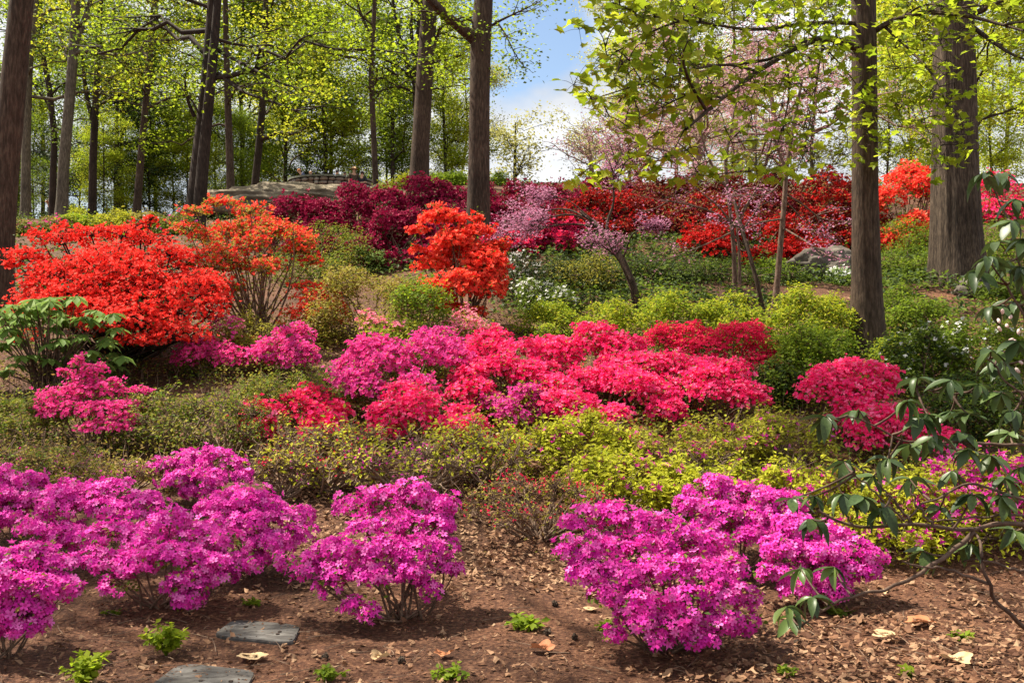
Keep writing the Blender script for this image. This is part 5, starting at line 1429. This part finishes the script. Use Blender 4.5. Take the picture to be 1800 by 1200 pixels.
def person(label, px, py_head, d, h=1.68, yaw=0, shirt=(.3, .3, .3), legs=(.05, .06, .1), hair=(.08, .05, .03), hat=None, arms='down', lean=0.0, ground=None, group='people on the hill', sleeve=True):
    top = W(px, py_head, d)
    base = np.array([top[0], d, top[2] - h]) if ground is None else np.array([top[0], d, ground])
    root = thing('person', label, 'person', base, group)
    root.rotation_euler = (0, 0, yaw)
    s = h / 1.7
    ln = math.sin(lean)
    L = lambda x, y, z: ((x) * s, (y - ln * max(0, z - .9)) * s, (z - (1 - math.cos(lean)) * max(0, z - .9)) * s)
    pel, chest, neck, head = L(0, 0, .93), L(0, 0, 1.28), L(0, -.01, 1.46), L(0, -.03, 1.58)
    V = [pel, L(0, 0, 1.1), chest, neck, head, L(0, -.03, 1.68)]
    E = [(0, 1), (1, 2), (2, 3), (3, 4), (4, 5)]
    R = [.13, .12, .145, .052, .088, .07]
    for sx in (-1, 1):
        i = len(V)
        V += [L(sx * .09, 0, .86), L(sx * .10, -.01, .48), L(sx * .11, .02, .09), L(sx * .12, -.12, .03)]
        E += [(0, i), (i, i + 1), (i + 1, i + 2), (i + 2, i + 3)]
        R += [.09, .058, .042, .036]
        i = len(V)
        if arms == 'camera':
            A = [L(sx * .19, 0, 1.40), L(sx * .30, -.16, 1.28), L(sx * .09, -.36, 1.52), L(sx * .06, -.40, 1.55)]
        elif arms == 'front':
            A = [L(sx * .19, 0, 1.40), L(sx * .25, -.05, 1.14), L(sx * .12, -.30, 1.08), L(sx * .08, -.36, 1.08)]
        else:
            A = [L(sx * .19, 0, 1.40), L(sx * .24, .02, 1.13), L(sx * .25, -.05, .88), L(sx * .25, -.07, .80)]
        V += A
        E += [(2, i), (i, i + 1), (i + 1, i + 2), (i + 2, i + 3)]
        R += [.058, .045, .034, .030]
    k = s
    limb_chain(V, E, [q * k for q in R], 'body', M['skin'], root, 1)
    # shirt, trousers, hair, hat follow the same joints
    sh = [0, 1, 2, 10, 11, 18, 19]
    idx = {q: i for i, q in enumerate(sh)}
    V2 = [V[q] for q in sh]
    Es = [(0, 1), (1, 2), (2, 10), (10, 11), (2, 18), (18, 19)]
    limb_chain(V2, [(idx[a], idx[b]) for a, b in Es], [q * k for q in (.15, .145, .165, .074, .058, .074, .058)], 'shirt', cloth('cloth_%02d%02d%02d' % tuple(int(q * 99) for q in shirt), shirt), root, 1)
    lg = [0, 6, 7, 8, 14, 15, 16]
    idx = {q: i for i, q in enumerate(lg)}
    limb_chain([V[q] for q in lg], [(idx[a], idx[b]) for a, b in ((0, 6), (6, 7), (7, 8), (0, 14), (14, 15), (15, 16))], [q * k for q in (.14, .102, .072, .056, .102, .072, .056)], 'trousers', cloth('cloth_%02d%02d%02d' % tuple(int(q * 99) for q in legs), legs), root, 1)
    hm = cloth('hair_%02d%02d%02d' % tuple(int(q * 99) for q in hair), hair)
    hv, hf = lump(np.array(head) + np.array([0, .022 * s, .045 * s]), (.098 * s, .105 * s, .10 * s), 3, .06, 16, 9, 0, -.3)
    MB().add(hv, hf).build('hair', hm, root, True, origin=(0, 0, 0))
    if hat:
        hx = np.array(head) + np.array([0, .01, .07 * s])
        v1, f1 = tubes(np.array([hx + [0, 0, -.01], hx + [0, 0, 0.0], hx + [0, 0, .02], hx + [0, 0, .10], hx + [0, 0, .11]]), np.array([.19, .19, .105, .09, .01]), 18)
        MB().add(v1, f1).build('hat', cloth('hat_straw', hat), root, True, origin=(0, 0, 0))
    return root
gl = lambda px, d: float(gz((px - 900) / 1800 * d, d))
person('woman in a peach top raising both hands to take a photo at the far left', 88, 346, 68, 1.66, .5, (.70, .36, .27), (.03, .04, .08), (.42, .20, .12), arms='camera')
person('companion in navy half behind the pale forked trunk', 98, 351, 69, 1.6, -.2, (.05, .07, .16), (.45, .55, .62), (.05, .03, .02))
person('distant walker with pale face among the dark conifers', 188, 360, 80, 1.6, .2, (.06, .06, .07), (.05, .05, .06), (.35, .25, .2))
wz = zt - .82
person('visitor in a slate blue top bending over the left end of the wall', 541, 299, 53.4, 1.62, -1.2, (.10, .12, .22), (.10, .2, .45), (.42, .17, .07), arms='front', lean=.75, ground=wz - .08)
person('visitor in a turquoise top beside the bending one', 546, 306, 53.9, 1.5, .3, (.25, .55, .60), (.2, .2, .2), (.4, .22, .12), arms='front', ground=wz - .15)
person('visitor in a bright blue top behind the middle of the wall', 587, 302, 54.2, 1.6, .8, (.02, .13, .55), (.3, .5, .7), (.03, .02, .02), arms='front', lean=.45, ground=wz - .1)
person('visitor in grey stooping next to the blue one', 598, 307, 54.0, 1.5, 1.1, (.22, .22, .22), (.1, .1, .1), (.05, .04, .03), arms='front', lean=.5, ground=wz - .1)
person('woman in a brown dress and wide straw hat at the right end of the wall', 622, 295, 50.2, 1.66, .3, (.10, .07, .05), (.05, .04, .035), (.30, .14, .07), hat=(.66, .42, .25), ground=W(622, 295, 50.2)[2] - 1.66)
person('person in dark clothes seen beside the woman with the hat', 637, 302, 50.0, 1.6, -.4, (.03, .03, .04), (.02, .02, .025), (.04, .02, .02), arms='front')
person('far walker in denim blue above the rust coloured azaleas', 1444, 292, 48, 1.65, .4, (.12, .20, .42), (.1, .12, .2), (.35, .12, .06))

# ------------------------------------------------------------------ plates, small plants, leaves on the soil
def plate(label, corners, seed):
    r = rng_of(seed)
    P = []
    for px, py in corners:
        d = depth_at(px, py)
        P.append(G(px, d))
    P = np.array(P); c_ = P.mean(0)
    # rounded outline
    out = []
    n = len(P)
    for i in range(n):
        a, b, c2 = P[i - 1], P[i], P[(i + 1) % n]
        k = .22
        s, e = b + (a - b) * k, b + (c2 - b) * k
        for t in np.linspace(0, 1, 5):
            out.append((1 - t) ** 2 * s + 2 * t * (1 - t) * b + t * t * e)
    out = np.array(out); m = len(out)
    rings = []
    for sc_, z in ((1.0, -.03), (1.0, .006), (.985, .014), (.70, .018), (.35, .019)):
        q = c_ + (out - c_) * sc_; q[:, 2] = c_[2] + z + .004 * vnoise(q[:, 0] * 9 + 30, q[:, 1] * 9 + 30, seed)
        rings.append(q)
    V = np.concatenate(rings + [np.array([[c_[0], c_[1], c_[2] + .019]])])
    i = np.arange(m); j = (i + 1) % m
    root = thing('stone_plate', label, 'stone slab', c_, 'dark grey plates lying on the soil')
    mb = MB()
    mb.add(V, np.concatenate([np.stack([k * m + i, k * m + j, (k + 1) * m + j, (k + 1) * m + i], 1) for k in range(4)]))
    mb.f.append(np.stack([4 * m + i, 4 * m + j, np.full(m, 5 * m)], 1)); mb.m.append(np.zeros(m, dtype=np.int32))
    mb.build('slab', M['slate'], root, False)
    for k in range(3):
        w = r.uniform(-.32, .32, 2)
        ax, ay = (P[0] - P[-1]), (P[1] - P[0])
        q = c_ + ax * w[0] + ay * w[1]
        v, f = tubes(np.array([[q[0], q[1], c_[2] + .01], [q[0], q[1], c_[2] + .0235], [q[0], q[1], c_[2] + .0240]]), np.array([.011, .011, .001]), 10)
        MB().add(v, f).build('hole', M['bark_dark'], root)
plate('dark grey plate lying below the wide flat magenta azalea', [(372, 1120), (412, 1092), (530, 1104), (515, 1136)], 3)
plate('dark grey plate cut off by the bottom edge', [(255, 1215), (318, 1168), (452, 1184), (425, 1230)], 5)

def sprout(label, px, py, w, h, leaf, seed, n=60, ls=.05, flat=False, name='seedling_plant', cat='plant'):
    r = rng_of(seed)
    d = depth_at(px, py); o = G(px, d)
    root = thing(name, label, cat, o, 'small green plants on the soil')
    wm, hm = w / 1800 * d, h / 1800 * d
    k = max(5, n // 9)
    a = r.uniform(0, 2 * PI, k); rad = np.sqrt(r.random(k)) * wm / 2
    E = o + np.stack([np.cos(a) * rad, np.sin(a) * rad * (.8 if not flat else .9), hm * (1 - .5 * (rad / (wm / 2)) ** 2) * r.uniform(.7, 1.05, k)], 1)
    A = np.tile(o, (k, 1)) - [0, 0, .01]
    B = A * .5 + E * .5 + [0, 0, hm * .25]
    MB().add(*tubes(bez(A, B, E, 6), np.tile(np.linspace(.0035, .0015, 6), (k, 1)), 4)).build('stems', M['leaf_bright'], root, True)
    c_ = bez(A, B, E, 11)[:, 3:].reshape(-1, 3)
    c_ = np.repeat(c_, 2, 0)
    c_ = c_ + r.normal(0, .004, c_.shape)
    q = nrm(np.stack([r.normal(0, .45, len(c_)), r.normal(-.2, .45, len(c_)), np.ones(len(c_))], 1))
    sz = ls * r.uniform(.6, 1.2, len(c_))
    R_ = frames(q, r)
    me = MB().add(LEAF * np.array([1.25, 1, 1]), LEAF_F).mesh('leaf', M[leaf], True)
    for i in range(min(len(c_), 290)):
        ob = bpy.data.objects.new('leaf', me); C.objects.link(ob); ob.parent = root
        ob.matrix_local = Matrix.Translation(Vector(c_[i] - o)) @ Matrix(R_[i].tolist()).to_4x4() @ Matrix.Scale(float(sz[i]), 4)
    return root
sprout('bushy bright green seedling left of the upper grey plate', 292, 1150, 90, 62, 'leaf_spring', 401, 150, .042)
sprout('bright green seedling at the bottom left corner, cut by the edge', 150, 1208, 95, 66, 'leaf_spring', 402, 150, .042)
sprout('flat patch of broad green leaves on the soil in the middle', 915, 1103, 92, 20, 'leaf_bright', 403, 90, .05, True)
sprout('small leafy weed at the bottom edge left of the middle', 580, 1196, 70, 26, 'leaf_bright', 404, 70, .035, True)
sprout('small green weed at the bottom edge in the middle', 795, 1192, 80, 26, 'leaf_bright', 405, 80, .035, True)
sprout('tiny weed beside the wide flat magenta azalea shadow', 195, 1082, 30, 8, 'leaf_bright', 406, 30, .035, True)
sprout('little weed between the two left magenta azaleas and the free standing one', 440, 1068, 36, 12, 'leaf_bright', 407, 30, .03, True)
sprout('grass like tuft in the soil below the large front azalea', 1382, 1190, 32, 20, 'leaf_bright', 408, 40, .03)
sprout('weed in the shade under the rhododendron leaves', 1465, 1082, 60, 14, 'leaf_mid', 409, 50, .04, True)
sprout('single green leaf sprout in the brown leaves at the right', 1690, 1122, 24, 8, 'leaf_bright', 410, 20, .045, True)
sprout('two leaf sprout near the bottom right corner', 1590, 1190, 28, 12, 'leaf_bright', 411, 24, .045, True)
sprout('green sprout low at the edge under the large front azalea', 1065, 1108, 36, 14, 'leaf_bright', 412, 30, .035, True)
sprout('tuft of light green leaves behind the shaded left azalea', 60, 818, 50, 30, 'leaf_spring', 413, 60, .05)

def big_leaf(label, px, py, w, mat, lobes, seed, curl=.15, deep=.22):
    r = rng_of(seed)
    d = depth_at(px, py); o = G(px, d) + np.array([0, 0, .02])
    n = 40
    a = np.arange(n) / n * 2 * PI
    k = 1 - deep * (np.abs(np.sin(a * lobes / 2)) ** 1.6) + .05 * r.normal(0, 1, n)
    ring = []
    for s in (.35, .7, 1.0):
        rr = 1 + (k - 1) * s
        z = curl * s * s * np.sin(a * 2 + seed) * .5 + curl * .4 * s * s
        ring.append(np.stack([np.cos(a) * rr * s * 1.15, np.sin(a) * rr * s * .85, z], 1))
    V = np.concatenate([np.zeros((1, 3))] + ring) * (w / 1800 * d / 2) + o
    i = np.arange(n); j = (i + 1) % n
    mb = MB()
    mb.add(V, np.concatenate([np.stack([1 + q * n + i, 1 + q * n + j, 1 + (q + 1) * n + j, 1 + (q + 1) * n + i], 1) for q in range(2)]))
    mb.f.append(np.stack([np.zeros(n, int), 1 + i, 1 + j], 1)); mb.m.append(np.zeros(n, dtype=np.int32))
    ob = mb.build('fallen_leaf', M[mat], None, True, o)
    ob.rotation_euler = (0, 0, 0)
    tag(ob, label, 'leaf', 'large fallen leaves')
big_leaf('broad pale tan fallen leaf between the two grey plates', 443, 1160, 50, 'tan_leaf', 5, 1, .12)
big_leaf('rust coloured lobed oak leaf lying on the soil at the bottom middle', 780, 1158, 34, 'rust_leaf', 7, 2, .5, .42)
big_leaf('curled pale brown fallen leaf near the bottom, left of the oak leaf', 668, 1163, 30, 'tan_leaf', 7, 3, .9)
big_leaf('flat tan fallen leaf right of the large front azalea', 1560, 1122, 50, 'tan_leaf', 6, 4, .25)
big_leaf('large brown fallen leaf under the rhododendron branch', 1618, 1100, 52, 'rust_leaf', 6, 5, .3)
big_leaf('curled brown leaf in the soil right of the middle', 952, 1146, 40, 'rust_leaf', 5, 6, .7)
big_leaf('pale fallen leaf near the bottom right corner', 1680, 1168, 54, 'tan_leaf', 6, 7, .5)
big_leaf('pale leaf lying under the violet tinted azalea', 1542, 1046, 40, 'tan_leaf', 5, 8, .4)
big_leaf('pale grey tan leaf at the left side of the large front azalea', 1040, 1075, 26, 'tan_leaf', 4, 9, .2)

def seed_ball(label, px, py, seed):
    d = depth_at(px, py); o = G(px, d) + np.array([0, 0, .018])
    v, f = lump(o, (.021, .021, .02), seed, .35, 16, 10, .3, -1)
    tag(MB().add(v, f).build('pine_cone', M['bark_furrow'], None, False, o), label, 'pine cone', 'small brown cones on the soil')
for i, (px, py, lab) in enumerate([(706, 1166, 'small brown cone beside the curled pale leaf'), (963, 1118, 'small brown cone below the flat patch of broad green leaves'), (1010, 1126, 'brown cone right of the flat green patch, nearer the large front azalea'), (975, 1068, 'small brown cone on the sunlit chips near the large front azalea'), (1402, 1136, 'brown cone below the hanging rhododendron leaves'), (572, 1160, 'dark cone on the soil below the free standing azalea')]):
    seed_ball(lab, px, py, 60 + i)

# ------------------------------------------------------------------ leaf litter and wood chips over the soil
LM('litter_pale', (.34, .20, .115), (.24, .125, .07), (.44, .28, .17), (.29, .16, .09), (.16, .08, .045), trans=.1, rough=.7)
def litter():
    r = rng_of(777)
    def pts(n, x0, x1, y0, y1, p=1):
        px = r.uniform(x0, x1, n)
        dmin, dmax = depth_at(900, y1), depth_at(900, y0)
        # even over the ground, denser nearby
        d = dmin + (dmax - dmin) * r.random(n) ** 1.5
        x = (px - 900) / 1800 * d
        q_ = (d - dmin) / (dmax - dmin); e_ = np.minimum(px - x0, x1 - px) / (x1 - x0)
        ok = (r.random(n) < np.clip(q_ / .35, 0, 1) ** .8 if y1 < 1200 else r.random(n) < 2) & (r.random(n) < np.clip(e_ / .15, .05, 1))
        x, d = x[ok], d[ok]
        return np.stack([x, d, gz(x, d)], 1), d
    tv, tf = litter_t()
    mb = MB()
    oaks = [oak_t(k) for k in range(4)]
    MUL = np.array([[-.5, -.12, 0], [.1, -.3, .08], [.5, .05, 0], [-.1, .28, .06]]); MUL_F = np.array([[0, 1, 2], [0, 2, 3]])
    def put(P, n, sz, tilt, mi, lift=.004):
        q = nrm(np.stack([r.normal(0, tilt, n), r.normal(0, tilt, n), np.ones(n)], 1))
        P = P + np.array([0, 0, lift]) + np.stack([np.zeros(n), np.zeros(n), r.uniform(0, .02, n)], 1)
        S_ = np.stack([sz, sz * r.uniform(.45, 1, n), sz * r.uniform(.5, 2, n)], 1)
        R_ = frames(q, r)
        if mi == 0:
            mb.add(*scatter(MUL, MUL_F, P, R_, S_ * np.array([1.15, 1.15, 1])), mi)
        else:
            kk = r.integers(0, 4, n)
            for t_ in range(4):
                s_ = kk == t_
                mb.add(*scatter(*oaks[t_], P[s_], R_[s_], S_[s_] * np.array([1.0, 1.25, .8])), mi)
    P, d = pts(18000, -250, 2050, 560, 1290); put(P, len(P), r.uniform(.008, .026, len(P)), .45, 0)
    P, d = pts(5200, -250, 2050, 640, 1290); put(P, len(P), r.uniform(.02, .055, len(P)), .4, 1)
    P, d = pts(6200, 1080, 2400, 930, 1290); put(P, len(P), r.uniform(.02, .068, len(P)), .4, 1, .012)
    P, d = pts(5200, 340, 1000, 690, 900); put(P, len(P), r.uniform(.03, .075, len(P)), .45, 2, .012)
    P, d = pts(6500, 420, 1300, 820, 1060); put(P, len(P), r.uniform(.022, .062, len(P)), .4, 2, .012)
    P, d = pts(2400, 500, 720, 560, 700); put(P, len(P), r.uniform(.022, .062, len(P)), .4, 2, .012)
    n = 6000                                                    # up the slope
    d = 13 + 27 * r.random(n); px = r.uniform(0, 1800, n); x = (px - 900) / 1800 * d
    put(np.stack([x, d, gz(x, d)], 1), n, r.uniform(.05, .11, n), .45, 1)
    for (px, py) in ((450, 1112), (360, 1192)):                     # bits lying on the grey plates
        dd = depth_at(px, py); c_ = G(px, dd)
        n = 26
        P = c_ + np.stack([r.uniform(-.24, .24, n), r.uniform(-.10, .10, n), np.full(n, .026)], 1)
        put(P, n, r.uniform(.008, .022, n), .2, 0, 0)
    n = 520                                                      # fallen twigs
    px = r.uniform(-150, 1950, n); d = 4.5 + 5.5 * r.random(n) ** 1.4; x = (px - 900) / 1800 * d
    a = r.uniform(0, PI, n); L = r.uniform(.04, .2, n)
    A = np.stack([x, d, gz(x, d) + .012], 1); E = A + np.stack([np.cos(a) * L, np.sin(a) * L, r.uniform(-.004, .02, n)], 1)
    E[:, 2] = np.maximum(E[:, 2], gz(E[:, 0], E[:, 1]) + .006)
    mb.add(*tubes(bez(A, (A + E) / 2 + r.normal(0, .012, A.shape) * [1, 1, .3], E, 5), np.tile(np.linspace(.003, .0015, 5), (n, 1)), 4), 3)
    o = mb.build('leaf_litter', [M['mulch'], M['litter'], M['litter_pale'], M['twig']], None, origin=(0, 0, 0))
    o['kind'] = 'stuff'; o['label'] = 'brown fallen leaves and wood chips scattered over the soil'
litter()

# low plants that cover the soil upslope
def cover():
    r = rng_of(888)
    n = 60000
    d = 12.5 + 26 * r.random(n) ** 1.4; px = r.uniform(-350, 2250, n)
    d[:16000] = r.uniform(15.2, 22, 16000); px[:16000] = r.uniform(960, 1760, 16000)
    x = (px - 900) / 1800 * d
    keep = (fbm(x * .5 + 50, d * .5 + 50, 31, 3) > -.35) & ((px > 840) | (d > 16.5))
    x, d = x[keep], d[keep]; n = len(x)
    P = np.stack([x, d, gz(x, d) + r.uniform(.01, .36, n) * (.5 + .8 * vnoise(x * 1.5 + 90, d * 1.5 + 90, 5) ** 2)], 1)
    q = nrm(np.stack([r.normal(0, .5, n), r.normal(-.2, .5, n), np.ones(n)], 1))
    s = r.random(n) < .5
    o = MB().add(*scatter(LEAF, LEAF_F, P[s], frames(q[s], r), r.uniform(.05, .13, s.sum())), 0).add(*scatter(LEAF, LEAF_F, P[~s], frames(q[~s], r), r.uniform(.05, .13, (~s).sum())), 1).build('ground_cover', [M['leaf_mid'], M['leaf_dark']], None, origin=(0, 0, 0))
    o['kind'] = 'stuff'; o['label'] = 'low green ground cover between the shrubs upslope'
cover()
def cover_low():
    r = rng_of(889)
    n = 60000
    d = 7.8 + 7 * r.random(n) ** 1.1; px = r.uniform(-500, 2600, n); x = (px - 900) / 1800 * d
    lump_ = fbm(x * 1.1 + 50, d * 1.1 + 70, 37, 3)
    bank = ((px > 560) & (px < 700) & (d > 11.5) & (d < 15)) | ((px > 430) & (px < 860) & (d > 8.2) & (d < 11) & (r.random(n) < .9))
    open_ = (px > 460) & (px < 1300) & (d < 8.6)
    keep = (lump_ > -.3) & ~bank & ~open_
    x, d, lump_ = x[keep], d[keep], lump_[keep]; n = len(x)
    P = np.stack([x, d, gz(x, d) + r.uniform(.01, .42, n) * np.clip(.4 + lump_, .15, 1)], 1)
    q = nrm(np.stack([r.normal(0, .5, n), r.normal(-.2, .5, n), np.ones(n)], 1))
    mb = MB()
    k = r.random(n)
    for i, (a, b) in enumerate(((0, .4), (.4, .7), (.7, 1))):
        s = (k >= a) & (k < b)
        mb.add(*scatter(LEAF, LEAF_F, P[s], frames(q[s], r), r.uniform(.022, .05, s.sum())), i)
    A = P[::9].copy(); A[:, 2] = gz(A[:, 0], A[:, 1]); A += r.normal(0, .05, A.shape) * [1, 1, 0]
    mb.add(*tubes(bez(A, (A + P[::9]) / 2 + r.normal(0, .02, A.shape), P[::9], 4), np.tile(np.linspace(.004, .002, 4), (len(A), 1)), 3), 3)
    o = mb.build('undergrowth', [M['leaf_olive'], M['leaf_mid'], M['leaf_brown'], M['twig_pale']], None, origin=(0, 0, 0))
    o['kind'] = 'stuff'; o['label'] = 'thin leafy undergrowth between the azaleas in the middle'
cover_low()
print('TRIS', sum(sum(len(p.vertices) - 2 for p in m.polygons) if len(m.polygons) < 2000 else len(m.loops) - 2 * len(m.polygons) for m in bpy.data.meshes))
